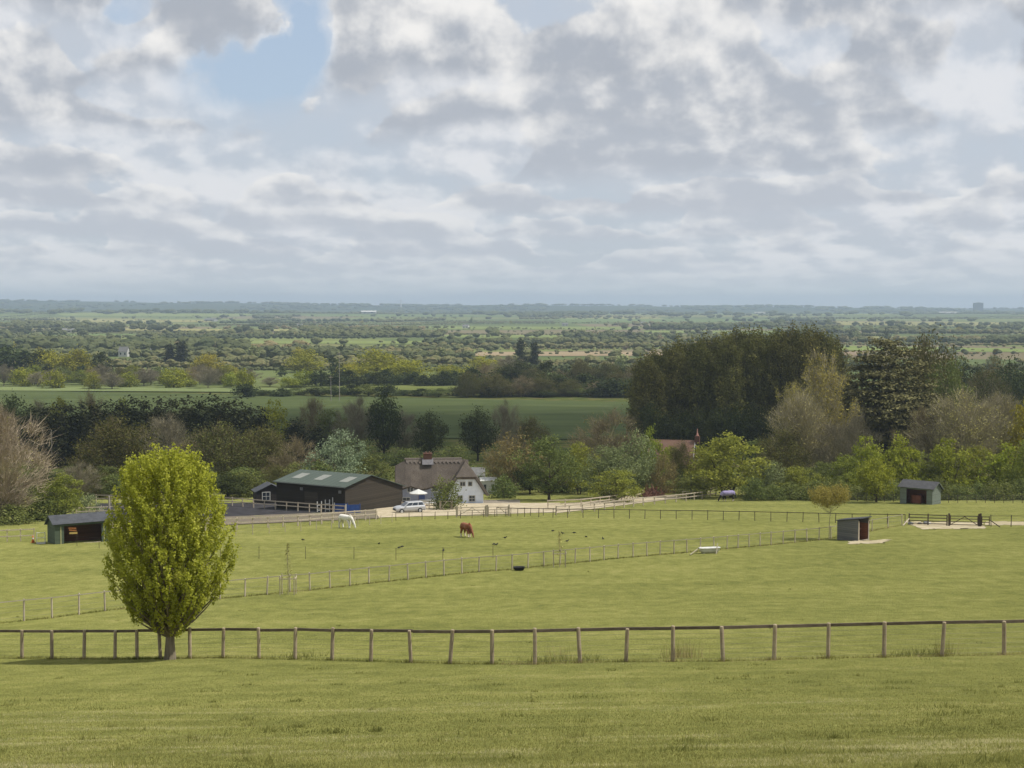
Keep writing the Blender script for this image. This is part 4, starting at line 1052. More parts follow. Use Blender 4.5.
def cottage():
    p = hit(466, 503.5); root = thing('thatched_cottage', 'thatched cottage with white gable, grey thatch and brick chimney', 'cottage', (p.x, p.y, p.z), R(5))
    # local: wing gable centred on x = 0 with its face at y = 0; the main range runs to -x
    H, he, hh = 6.2, 1.4, 4.3                 # ridge, eaves, height of the half hip
    ww = 2.9; xl = -10.6; yb = 7.0
    k = (H - he) / (ww + .35)
    blue = surf('wall_blue_shade', '7c88b0', '8b96ba', 1.5, .9)
    # wing walls
    wk = [(-ww + .3, -1.2), (ww - .3, -1.2), (ww - .3, 1.6), (1.4, hh - .45), (-1.4, hh - .45), (-ww + .3, 1.6)]
    MB().prism(wk, 'Y', 0, .3).build('gable_wall', WHITE_B, root)
    MB().box((ww - .45, 3.4, .2), (.3, 6.19, 2.8)).build('side_wall', WHITE_B, root)
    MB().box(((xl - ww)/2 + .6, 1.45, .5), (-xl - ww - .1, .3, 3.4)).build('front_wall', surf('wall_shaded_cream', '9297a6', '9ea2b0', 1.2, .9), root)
    MB().prism([(1.45, -1.2), (yb - .2, -1.2), (yb - .2, 2.4), (4.2, H - .9), (1.45, 2.6)], 'X', xl + .55, xl + .85).build('end_wall', WHITE_B, root)
    # main thatch: one sheet swept over ridge and slopes, end half hipped
    yr = 4.2; eyf, eyb = .95, 7.6; mef = 2.05
    n = 14; fr = []
    X0, X1 = xl, 0.6
    xs = [X0 + (X1 - X0)*i/n for i in range(n + 1)]
    def eave(x):                               # the eaves lift over the upper windows
        return mef - .55*math.exp(-((x + 4.2)/2.0)**2)*0 + .5*math.exp(-((x + 8.3)/1.0)**2) + .5*math.exp(-((x + 4.6)/1.0)**2)
    faces = []
    def slope_pt(x, s):                        # s 0 ridge .. 1 front eaves
        ez = eave(x); y = yr + (eyf - yr)*s; z = H + (ez - H)*s - .18*math.sin(math.pi*s) * -1
        hipx = X0 + 1.6
        if x < hipx: z -= (hipx - x) * .55 * (1 - s)
        return (x, y, z)
    rows = [0, .2, .45, .7, .9, 1]
    for i in range(n):
        for a, b in zip(rows[:-1], rows[1:]):
            faces.append([slope_pt(xs[i], a), slope_pt(xs[i+1], a), slope_pt(xs[i+1], b), slope_pt(xs[i], b)])
    def back_pt(x, s):
        y = yr + (eyb - yr)*s; z = H + (2.2 - H)*s; hipx = X0 + 1.6
        if x < hipx: z -= (hipx - x) * .55 * (1 - s)
        return (x, y, z)
    for i in range(n):
        for a, b in zip((0, .5), (.5, 1)):
            faces.append([back_pt(xs[i], a), back_pt(xs[i+1], a), back_pt(xs[i+1], b), back_pt(xs[i], b)])
    poly_solid('roof', faces, .38, THATCH, root)
    # wing thatch with half hip
    yf = -.55; yh = 2.1; eo = ww + .42
    A = 1.55                                    # half width of the hip edge
    HW = H - .12
    def wl(s, y, sg): return (sg*eo*s, y, HW + (he - HW)*s + .16*math.sin(math.pi*s))
    sh = A / eo
    F2 = []
    for sg in (-1, 1):
        ss = [sh, .5, .68, .85, 1]
        for a, b in zip(ss[:-1], ss[1:]):
            F2.append([wl(a, yf, sg), wl(b, yf, sg), wl(b, yh, sg), wl(a, yh, sg)])
            F2.append([wl(a, yh, sg), wl(b, yh, sg), wl(b, 7.4, sg), wl(a, 7.4, sg)])
        F2.append([wl(0, yh, sg), wl(sh, yh, sg), wl(sh, 7.4, sg), wl(0, 7.4, sg)])
        F2.append([wl(0, yh, sg), wl(sh, yf, sg), wl(sh, yh, sg)])
    F2.append([wl(sh, yf, -1), wl(sh, yf, 1), wl(0, yh, 1)])
    poly_solid('roof', F2, .4, THATCH, root)
    # pale verges that frame the white gable
    for sg in (-1, 1):
        b = MB(); pts = [wl(s, yf - .03, sg) for s in (sh, .5, .68, .85, 1)]
        for q1, q2 in zip(pts[:-1], pts[1:]): b.beam(Vector(q1) + Vector((0, 0, -.2)), Vector(q2) + Vector((0, 0, -.2)), .2, .36)
        b.build('verge', THATCH_D, root)
    # scalloped block ridge
    b = MB(); m_ = 14; x0, x1 = X0 + 1.7, -.4
    for i in range(m_):
        xa, xb = x0 + (x1 - x0)*i/m_, x0 + (x1 - x0)*(i + 1)/m_
        for s_a, s_b in ((0, .13),):
            nrm_ = Vector((0, -(H - mef), (yr - eyf))).normalized() * .1
            P0 = Vector((xa, yr, H)); d = Vector((0, eyf - yr, mef - H)).normalized()
            P1 = Vector((xb, yr, H)); mid = (P0 + P1)/2
            ring = [P0, P1, P1 + d*.55, mid + d*1.0, P0 + d*.55]
            q = quad_slab([r_ + nrm_ + Vector((0, 0, .14)) for r_ in ring], .1); b.add(q.v, q.f)
    b.tube([(x0 - .2, yr, H + .08), (x1, yr, H + .08)], .22, 8)
    b.build('thatch_ridge', THATCH_R, root)
    # chimney
    cx = -5.6
    MB().box((cx, yr, H + .1), (1.25, .9, 1.6)).box((cx, yr, H + .95), (1.38, 1.04, .12)).build('chimney', BRICK, root)
    ch = root.children[-1]
    for s in (-.35, .35): MB().tube([(cx + s*.8, yr, H + 1.01), (cx + s*.8, yr, H + 1.25)], [.15, .12], 10).build('chimney_pot', TILE, ch)
    quad_slab([(cx - .85, yr - 1.25, H - .62), (cx + .85, yr - 1.25, H - .62), (cx + .85, yr - .3, H + .2), (cx - .85, yr - .3, H + .2)], .08).build('chimney_flashing', surf('lead_grey', '5c5b5e', '6c6a6c', 3, .8), ch)
    # windows
    window(root, (-.5, 0, 2.95), .9, .75, (0, -1, 0), bars=(1, 0)); window(root, (.62, 0, 2.95), .7, .75, (0, -1, 0), bars=(0, 0))
    window(root, (-.9, 0, .75), .9, 1.0, (0, -1, 0), bars=(1, 1)); window(root, (.9, 0, .75), 1.0, 1.0, (0, -1, 0), bars=(1, 1))
    window(root, (-8.3, 1.3, 2.0), 1.0, .75, (0, -1, 0), bars=(1, 0)); window(root, (-4.6, 1.3, 2.0), 1.0, .75, (0, -1, 0), bars=(1, 0))
    window(root, (-8.9, 1.3, .4), 1.2, 1.0, (0, -1, 0), bars=(1, 1))
    MB().box((-6.6, 1.28, .2), (.95, .05, 2.0)).build('door', surf('door_blue', '4b587f', '56628a'), root)
cottage()

def parasol():
    p = hit(418, 507.0); root = thing('parasol', 'open white garden parasol in front of the cottage wall', 'parasol', (p.x, p.y + .6, p.z))
    MB().tube([(0, 0, 0), (0, 0, 2.35)], .03, 8).build('pole', WOOD_P, root)
    b = MB(); n = 8; R_ = 1.35; vs = [(0, 0, 2.55)] + [(R_*math.cos(2*math.pi*k/n), R_*math.sin(2*math.pi*k/n), 1.98) for k in range(n)]
    vs += [((R_ - .02)*math.cos(2*math.pi*k/n), (R_ - .02)*math.sin(2*math.pi*k/n), 1.86) for k in range(n)]
    b.add(vs, [(0, 1 + k, 1 + (k+1) % n) for k in range(n)] + [(1 + k, 9 + k, 9 + (k+1) % n, 1 + (k+1) % n) for k in range(n)])
    b.build('canopy', WHITE, root)
    MB().tube([(0, 0, 0), (0, 0, .12)], [.28, .2], 12).build('base', SLATE, root)
parasol()
def garden_table(px, py, label):
    p = hit(px, py); root = thing('garden_bench', label, 'bench', (p.x, p.y, p.z), R(-5))
    MB().box((0, 0, .45), (1.4, .45, .06)).build('seat', WHITE, root); MB().box((0, .24, .72), (1.4, .05, .4)).build('backrest', WHITE, root)
    for x in (-.62, .62): MB().box((x, 0, .21), (.07, .4, .42)).build('leg', WHITE, root)
garden_table(424, 506.2, 'white garden bench under the parasol'); garden_table(431, 506.0, 'white garden bench between the parasol and the cottage bush')

def car():
    p = hit(409, 512.3); root = thing('parked_car', 'silver estate car with dark windows parked beside the barn', 'car', (p.x, p.y, p.z), R(180 + 24))
    paint = surf('silver_paint', 'b4b6b8', 'b4b6b8', 1, .3, spec=.5, metal=.35)
    # local +x is the nose
    hw = .87
    b = MB()
    st = [(-2.15, .35, .78, .80), (-2.1, .3, .98, .84), (-1.2, .28, 1.0, hw), (.6, .28, .98, hw), (1.5, .28, .92, .84), (1.95, .3, .8, .78), (2.12, .36, .66, .68)]
    vs, fs = [], []
    for (x, zb, zt, w_) in st:
        vs += [(x, -w_*.93, zb), (x, -w_, zb + .2), (x, -w_, zt - .16), (x, -w_*.9, zt), (x, w_*.9, zt), (x, w_, zt - .16), (x, w_, zb + .2), (x, w_*.93, zb)]
    for i in range(len(st) - 1):
        for k in range(8): fs.append((i*8 + k, i*8 + (k+1) % 8, (i+1)*8 + (k+1) % 8, (i+1)*8 + k))
    fs += [tuple(range(7, -1, -1)), tuple(range((len(st)-1)*8, len(st)*8))]
    b.add(vs, fs).build('body', paint, root, smooth=False, bevel=.04)
    lo, hi = [(-2.06, .99), (1.0, .97)], [(-1.8, 1.5), (.25, 1.5)]
    wl_, wt = .78, .62
    c = MB(); c.add([(-2.05, -wl_, .975), (1.02, -wl_, .955), (.3, -wt, 1.47), (-1.82, -wt, 1.47), (-2.05, wl_, .975), (1.02, wl_, .955), (.3, wt, 1.47), (-1.82, wt, 1.47)],
                    [(0, 1, 2, 3), (7, 6, 5, 4), (1, 5, 6, 2), (4, 0, 3, 7), (3, 2, 6, 7), (0, 4, 5, 1)])
    c.build('cabin', paint, root, bevel=.03)
    def pane(name, q, off):
        P = [Vector(v) for v in q]; n = (P[1]-P[0]).cross(P[2]-P[0]).normalized(); cc = sum(P, Vector())/len(P)
        if n.dot(cc - Vector((-.5, 0, .9))) < 0: n = -n
        MB().add([v + n*off for v in P] + [v - n*.02 for v in P], [(0, 1, 2, 3), (7, 6, 5, 4)] + [(i, (i+1) % 4, 4 + (i+1) % 4, 4 + i) for i in range(4)]).build(name, GLASS, root)
    L_ = lambda s, t_, sg: (( -2.05 + 3.07*s)*(1-t_) + (-1.82 + 2.12*s)*t_, sg*(wl_ + (wt - wl_)*t_), .975 + .495*t_ - .02*s*(1-t_))
    for sg in (-1, 1):
        for a, z in ((.06, .3), (.35, .62), (.66, .93)): pane('side_window', [L_(a, .14, sg), L_(z, .14, sg), L_(z if z < .9 else .9, .86, sg), L_(a, .86, sg)], .012)
    pane('windscreen', [(.96, -.68, .99), (.96, .68, .99), (.36, .55, 1.43), (.36, -.55, 1.43)], .03)
    pane('rear_window', [(-2.03, -.66, 1.05), (-2.03, .66, 1.05), (-1.84, .54, 1.42), (-1.84, -.54, 1.42)], .02)
    for x in (-1.3, 1.35):
        for sg in (-1, 1):
            w_ = MB().tube([(x, sg*.72, .33), (x, sg*.9, .33)], .33, 18).build('wheel', BLACK, root)
            MB().tube([(x, sg*.89, .33), (x, sg*.915, .33)], .2, 14).build('rim', paint, w_)
    for sg in (-1, 1):
        MB().box((2.02, sg*.55, .68), (.16, .3, .13)).build('headlight', surf('lamp_glass', 'd0d4d6', 'c0c4c6', 2, .2), root)
        MB().box((-2.13, sg*.66, .8), (.06, .18, .28)).build('tail_light', surf('lamp_red', '8a2018', '8a2018'), root)
        MB().box((.75, sg*.93, 1.02), (.12, .16, .12)).build('mirror', paint, root)
    MB().box((2.1, 0, .48), (.1, 1.3, .14)).build('bumper', GREY_T, root)
    MB().box((2.13, 0, .62), (.03, .7, .1)).build('grille', BLACK, root)
car()

# ---- arena bits: jump wings and blue boards
BLUE = surf('jump_blue', '34508a', '2c4478', 2, .6)
def wing(px, py, label, h=1.5):
    p = hit(px, py); root = thing('jump_wing', label, 'jump wing', (p.x, p.y, p.z), R(20))
    for x in (-.3, .3): MB().box((x, 0, h/2), (.12, .1, h)).build('upright', WHITE, root)
    for z in (.3, h*.65): MB().box((0, 0, z), (.48, .06, .1)).build('bar', WHITE, root)
wing(319.5, 512.2, 'low white jump wing farthest from the blue boards'); wing(327.5, 511.8, 'white jump wing between the others by the barn', 1.7); wing(335, 511.6, 'tallest white jump wing next to the blue boards', 2.0)
def filler(px, py, label, rz):
    p = hit(px, py); root = thing('jump_filler', label, 'jump filler', (p.x, p.y, p.z), rz)
    MB().box((0, 0, .62), (1.7, .06, 1.15)).build('board', BLUE, root)
    for x in (-.95, .95): MB().box((x, 0, .6), (.12, .12, 1.4)).build('foot', WHITE if x < 0 else BLUE, root)
filler(341, 512.2, 'blue jump filler board with one white post beside the barn corner', R(-10)); filler(353, 513.4, 'plain blue jump filler board nearest the barn gable', R(15))
# white tub with leaning pole, black tub, rubble
def tub(px, py, label, name, L, W_, h, m, rz, legs=True):
    p = hit(px, py); root = thing(name, label, 'trough', (p.x, p.y, p.z), rz)
    b = MB(); n = 16
    def ring(sx, sy, z): return [(sx*math.copysign(abs(math.cos(a))**.7, math.cos(a)), sy*math.copysign(abs(math.sin(a))**.7, math.sin(a)), z) for a in (2*math.pi*k/n for k in range(n))]
    rs = [ring(L*.4, W_*.36, .06), ring(L*.47, W_*.46, h*.6), ring(L*.5, W_*.5, h), ring(L*.53, W_*.55, h + .03), ring(L*.46, W_*.44, h - .01), ring(L*.4, W_*.36, .14)]
    vs = [v for r_ in rs for v in r_]; fs = [(i*n + k, i*n + (k+1) % n, (i+1)*n + (k+1) % n, (i+1)*n + k) for i in range(len(rs)-1) for k in range(n)]
    fs += [tuple(range(n-1, -1, -1)), tuple(range((len(rs)-1)*n, len(rs)*n))]
    b.add(vs, fs).build('tub', m, root, smooth=True)
    if legs:
        for x in (-1, 1):
            for y in (-1, 1): MB().box((x*L*.3, y*W_*.25, .04), (.1, .08, .12)).build('foot', m, root)
    return root
tub(709.5, 553.2, 'white bathtub used as a water trough on the grass below the fence', 'water_trough', 2.0, .8, .5, WHITE, R(12))
a, b2 = hit(690, 555.5), hit(701, 552.5); m = MB(); m.tube([a + Vector((0, 0, .06)), b2 + Vector((0, 0, .55))], .055, 8)
tag(m.build('pole', TAPE), 'pale pole leaning on the end of the white trough', 'pole')
m = MB(); a, b2 = hit(716, 554), hit(717.5, 553); m.tube([a + Vector((0, 0, -.1)), b2 + Vector((0, 0, .9))], .05, 8)
tag(m.build('stake', TAPE), 'short pale stake standing beside the white trough', 'stake')
tub(519, 570.6, 'low black feed tub on the grass in front of the wire fence', 'feed_tub', .95, .7, .28, BLACK, R(5), False)
def rubble():
    rng = random.Random(3); p0 = hit(918, 524.6)
    for k in range(7):
        b = MB(); r = rng.uniform(.22, .5); b.blob((0, 0, r*.3), (r, r*.8, r*.55), 8); b.v = [(x + rng.gauss(0, r*.08), y + rng.gauss(0, r*.08), z) for x, y, z in b.v]
        x, y = p0.x + rng.uniform(-1.3, 1.4), p0.y + rng.uniform(-.2, .8)
        m_ = SLATE if k else WHITE
        o = b.build('rock', m_, None, loc=(x, y, gz(x, y)), rotz=rng.uniform(0, 6))
        tag(o, 'single white rock in the rubble heap by the paddock gate' if k == 0 else 'dark rock in the rubble heap by the paddock gate', 'rock', 'rocks in the rubble heap')
rubble()
# brushwood pile by the drive
def pile():
    p = hit(652, 497.2); rng = np.random.default_rng(5); paths = []
    for k in range(170):
        a = rng.uniform(0, 6.28); r0 = rng.uniform(.2, 1.9); z = rng.uniform(.1, 1.5) * (1 - r0/2.6)
        c = np.array([r0*np.cos(a), r0*np.sin(a)*.6, z]); d = rng.normal(0, 1, 3) * np.array([1, .7, .6]); d /= np.linalg.norm(d); l = rng.uniform(.5, 1.3)
        q = np.array([c - d*l, c, c + d*l]); q[:, 2] = np.maximum(q[:, 2], .03); paths.append((q, [.05, .06, .03]))
    o = link('brushwood_pile', np_mesh('brushwood_pile', tubes_np(paths, 5), 4, surf('brush_brown', '7a5545', '5c4236', 3)), None, p)
    tag(o, 'heap of brown cut branches beside the driveway bend', 'brush pile')
pile()
# brick house among the trees, with finial
def brick_house():
    p = col_at(676, 268); root = thing('brick_house', 'red tiled house with a tall chimney showing above the green bushes', 'house', (p.x, p.y, p.z), R(-14))
    Lh, Dh, he, hr = 8.4, 6.5, 3.4, 7.4; root.location.z = z_at(440, 271) - hr
    b = MB().prism([(0, -4), (Dh, -4), (Dh, he), (Dh/2, hr - .2), (0, he)], 'X', -Lh + 3, 3); b.build('wall', BRICK, root)
    k = (hr - he)/(Dh/2); b = MB()
    for s in (-1, 1):
        y0 = Dh/2 + s*(Dh/2 + .4); q = quad_slab([(-Lh + 2.7, y0, he - .4*k + .1), (3.15, y0, he - .4*k + .1), (3.15, Dh/2, hr), (-Lh + 2.7, Dh/2, hr)], .14); b.add(q.v, q.f)
    r = b.build('roof', TILE, root)
    MB().beam((3.19, -.4, he - .4*k), (3.19, Dh/2, hr - .08), .07, .35).beam((3.19, Dh/2, hr - .08), (3.19, Dh + .4, he - .4*k), .07, .35).build('bargeboard', WHITE, root)
    MB().box((3.6, Dh/2, hr + .1), (.9, .9, 1.5)).build('chimney', BRICK, r)
    MB().tube([(3.6, Dh/2, hr + .86), (3.6, Dh/2, hr + 1.3), (3.6, Dh/2, hr + 1.4), (3.6, Dh/2, hr + 2.2)], [.26, .16, .12, .07], 10).build('chimney_pot', surf('pot_pink', 'b08478', 'a07468'), r)
    window(root, (1.2, 0, 2.2), 1.0, 1.2, (0, -1, 0)); window(root, (-2.6, 0, 2.2), 1.0, 1.2, (0, -1, 0))
brick_house()

def simple_house(name, label, px, Y, wpx, hpx, rz=0.0, wall=WHITE, roof=SLATE, cat='house', group=None, rf=.45, ypx=None, win=2, depth=.7, flat=False):
    p = col_at(px, Y); s = depth_of(p) / FPX; L, H = wpx*s, hpx*s
    root = thing(name, label, cat, (p.x, p.y, p.z), rz, group); he = H*(1 - rf); D_ = L*depth
    if ypx is not None: root.location.z = z_at(ypx, Y)
    if flat:
        MB().box((0, 0, H/2 - .5), (L, D_, H + 1)).build('wall', wall, root); MB().box((0, 0, H + .2), (L*.3, D_*.4, .8 + .06*H)).build('roof', roof, root)
    else:
        MB().prism([(-D_/2, -1), (D_/2, -1), (D_/2, he), (0, H*.99), (-D_/2, he)], 'X', -L/2, L/2).build('wall', wall, root)
        k = (H - he)/(D_/2); o = .06*D_; b = MB()
        for sg in (-1, 1):
            q = quad_slab([(-L/2 - o, sg*(D_/2 + o), he - o*k + .1), (L/2 + o, sg*(D_/2 + o), he - o*k + .1), (L/2 + o, 0, H + .1), (-L/2 - o, 0, H + .1)], .15); b.add(q.v, q.f)
        b.build('roof', roof, root)
    for i in range(win):
        x = L*((i + .5)/win - .5); MB().box((x, -D_/2 - .02, he*.55), (L*.16, .06, he*.4)).build('window', GLASS, root)
    return root
simple_house('outbuilding', 'grey roofed outbuilding among trees behind the thatched cottage', 469, 262, 30, 14, 0, surf('render_grey', '7d7a70'), SLATE, 'outbuilding', rf=.5, win=1)
simple_house('caravan', 'white caravan roof showing between the cottage thatch and the trees', 488, 234, 16, 16, R(10), WHITE, WHITE, 'caravan', rf=.18, win=2)
simple_house('garden_shed', 'dark roofed white shed tucked into trees above the green shelter', 55, 232, 13, 12, R(8), WHITE, GREY_T, 'shed', rf=.4, win=1)
simple_house('bungalow', 'grey roofed bungalow half hidden in woodland behind the lime green tree', 163, 272, 44, 22, R(-6), surf('render_dull', '76716a'), SLATE, 'bungalow', rf=.5, win=2)
simple_house('field_barn', 'low grey shed at the wood edge near the dark cedar', 868, 292, 16, 20, 0, SLATE, SLATE, 'shed', rf=.3, win=0)
# far houses on the plain
for lab, px, Y, wp, hp, rf, ww in [
        ('white house with dark roof out on the plain, above the yellow willows', 124, 1180, 9, 10, .45, WHITE), ('white gabled farmhouse on the plain beside a brown hedge', 155, 1230, 8, 8, .5, WHITE),
        ('row of pale houses at the far tree line, above the dark copse', 66, 2250, 16, 4.2, .4, WHITE), ('small white cottage far out beyond the meadow', 466, 2650, 6, 4, .4, WHITE),
        ('pale barn far out, past the ploughed strip', 565, 3000, 6, 3, .4, WHITE), ('pale bungalow beside a copse on the far plain', 300, 2900, 5, 3, .4, WHITE),
        ('white farm building below the wooded hill on the skyline', 104, 5200, 5, 3.4, .4, WHITE), ('long white sheds in the far distance below the wind turbine', 369, 5600, 14, 3.0, .3, WHITE),
        ('white sheds in the far distance below the skyline', 211, 3900, 11, 3, .4, WHITE), ('pale farmhouse by far fields beyond the poplar block', 643, 3300, 5, 2.6, .4, WHITE),
        ('pale warehouse strip in the haze near the tower block', 760, 5900, 10, 2.2, .2, WHITE), ('grey warehouse in the haze beside the tower block', 948, 6100, 16, 2.2, .2, WHITE)]:
    simple_house('house', lab, px, Y, wp, hp, R(random.uniform(-20, 20)), ww if Y < 3500 else surf('far_pale', 'a3a39e'), SLATE if rf > .35 else ww, 'house' if 'shed' not in lab and 'warehouse' not in lab and 'barn' not in lab else 'building', 'buildings far out on the plain', rf=rf, win=2)
simple_house('tower_block', 'dark flat topped block rising above the far hazy skyline', 978, 7600, 9, 10, 0, surf('far_dark', '666c72'), SLATE, 'building', win=0, depth=.5, flat=True)
def turbine():
    Y = 8600; p = col_at(401, Y); zt = z_at(300, Y); root = thing('wind_turbine', 'white wind turbine standing on the far horizon', 'wind turbine', (p.x, p.y, p.z)); h = zt - p.z
    MB().tube([(0, 0, -2), (0, 0, h)], [4.2, 2.6], 10).build('tower', WHITE, root)
    MB().box((0, -1, h + 1.5), (4.5, 10, 4.5)).build('nacelle', WHITE, root)
    for k in range(3):
        a = R(12 + 120*k); MB().beam((0, -7, h + 1.5), (34*math.sin(a), -7, h + 1.5 + 34*math.cos(a)), 2.6, .8).build('blade', WHITE, root)
turbine()
def pole(px, Y, ytop, label, arm=True):
    p = col_at(px, Y); h = z_at(ytop, Y) - p.z; root = thing('utility_pole', label, 'pole', (p.x, p.y, p.z), R(20))
    MB().tube([(0, 0, -.5), (0, 0, h)], [.17, .11], 8).build('post', surf('pole_grey', 'a09a90', '8c867c'), root)
    if arm: MB().box((0, -.16, h - .5), (2.0, .12, .12)).build('crossarm', WOOD_G, root)
pole(331, 610, 376, 'pale utility pole at the field edge, shorter of two'); pole(339.5, 615, 352, 'taller pale pole at the field edge beyond the crop')
pole(817, 285, 425, 'wooden utility pole in front of the dark poplar block'); pole(52, 300, 430, 'thin pole in the dark conifers above the white shed', False); pole(109.5, 180, 496, 'thin grey pole behind the green shelter rails', False)

# ---- saplings with stakes
def sapling(px, py, top, label, guards):
    p = hit(px, py); s = depth_of(p)/FPX; h = (py - top)*s; root = thing('sapling', label, 'sapling', (p.x, p.y, p.z))
    rng = np.random.default_rng(int(px)); paths = [(np.array([[0, 0, -.2], [.03, 0, h*.4], [-.02, .02, h*.75], [.02, 0, h]]), [.03, .025, .016, .006])]
    for k in range(16):
        z = h*rng.uniform(.35, .95); a = rng.uniform(0, 6.28); l = .55*(1.15 - z/h); paths.append((np.array([[0, 0, z], [l*.5*np.cos(a), l*.5*np.sin(a), z + l*.5], [l*np.cos(a), l*np.sin(a), z + l*1.1]]), [.009, .007, .004]))
    link('stem', np_mesh('stem', tubes_np(paths, 5), 4, BARK_T), root)
    n = 260; z = h*rng.uniform(.3, 1, n); a = rng.uniform(0, 6.28, n); r_ = .5*rng.random(n)*(1.2 - z/h)
    c = np.stack([r_*np.cos(a), r_*np.sin(a), z], 1); u = rng.normal(0, .03, (n, 3)); v = rng.normal(0, .025, (n, 3))
    link('leaves', np_mesh('leaves', np.stack([c - u, c - v, c + u, c + v], 1).reshape(-1, 3), 4, LM['bud'], rng.random(n)), root)
    if guards:
        g = thing('tree_guard', 'wooden stake guard around the ' + guards, 'tree guard', (p.x, p.y, p.z))
        for x, y in ((-.5, -.4), (.5, -.4), (.5, .5), (-.5, .5)): MB().box((x, y, .6), (.06, .06, 1.6)).build('stake', WOOD_G, g)
        MB().box((0, -.46, 1.2), (1.1, .03, .06)).box((-.56, .05, 1.2), (.03, .9, .1)).box((.56, .05, 1.2), (.03, .9, .1)).build('rail', WOOD_G, g)
sapling(288, 594.5, 543, 'tall thin bare sapling in a stake guard, nearer of two', 'nearer thin sapling'); sapling(559.5, 567, 531, 'thin sapling by the wire fence, farther of two', 'farther thin sapling')
HAZE_D = 1.2e-4; CLOUDS = True
# ------------------------------------------------------------------ animals
def coat(name, c1, c2, sock=None, dark=None, zs=.42, z0=0.0):
    m, t = new_mat(name)
    tc = t.n('ShaderNodeTexCoord'); sx = t.n('ShaderNodeSeparateXYZ'); t.L(tc.outputs['Object'], sx.inputs[0])
    f = t.noise(tc.outputs['Object'], 3.0, 4)
    col = t.mix(f, lin(c1), lin(c2))
    if sock: col = t.mix(t.math('MULTIPLY', t.smooth(sx.outputs['Z'], zs + .05, zs - .02), t.math('LESS_THAN', sx.outputs['X'], .95)), col, lin(sock))
    if dark: col = t.mix(t.smooth(sx.outputs['Z'], .07, .05), col, lin(dark))
    b = t.n('ShaderNodeBsdfPrincipled', i_Roughness=.6); b.inputs['Specular IOR Level'].default_value = .2; t.L(col, b.inputs['Base Color'])
    o = t.n('ShaderNodeOutputMaterial'); t.L(b.outputs[0], o.inputs[0]); return m

def skin(name, verts, edges, radii, m, parent, sub=2):
    me = bpy.data.meshes.new(name); me.from_pydata(verts, edges, []); tmp = link(name + '_tmp', me)
    md = tmp.modifiers.new('skin', 'SKIN'); md.use_smooth_shade = True; md.branch_smoothing = .6
    for i, r in enumerate(radii):
        r = r if isinstance(r, tuple) else (r, r); tmp.data.skin_vertices[0].data[i].radius = r
    for i in range(len(verts)): tmp.data.skin_vertices[0].data[i].use_root = (i == 0)
    sb = tmp.modifiers.new('sub', 'SUBSURF'); sb.levels = sub; sb.render_levels = sub
    dg = bpy.context.evaluated_depsgraph_get(); dg.update()
    out = bpy.data.meshes.new_from_object(tmp.evaluated_get(dg)); bpy.data.objects.remove(tmp)
    out.materials.clear(); out.materials.append(m); out.name = name
    for p in out.polygons: p.use_smooth = True
    return link(name, out, parent)

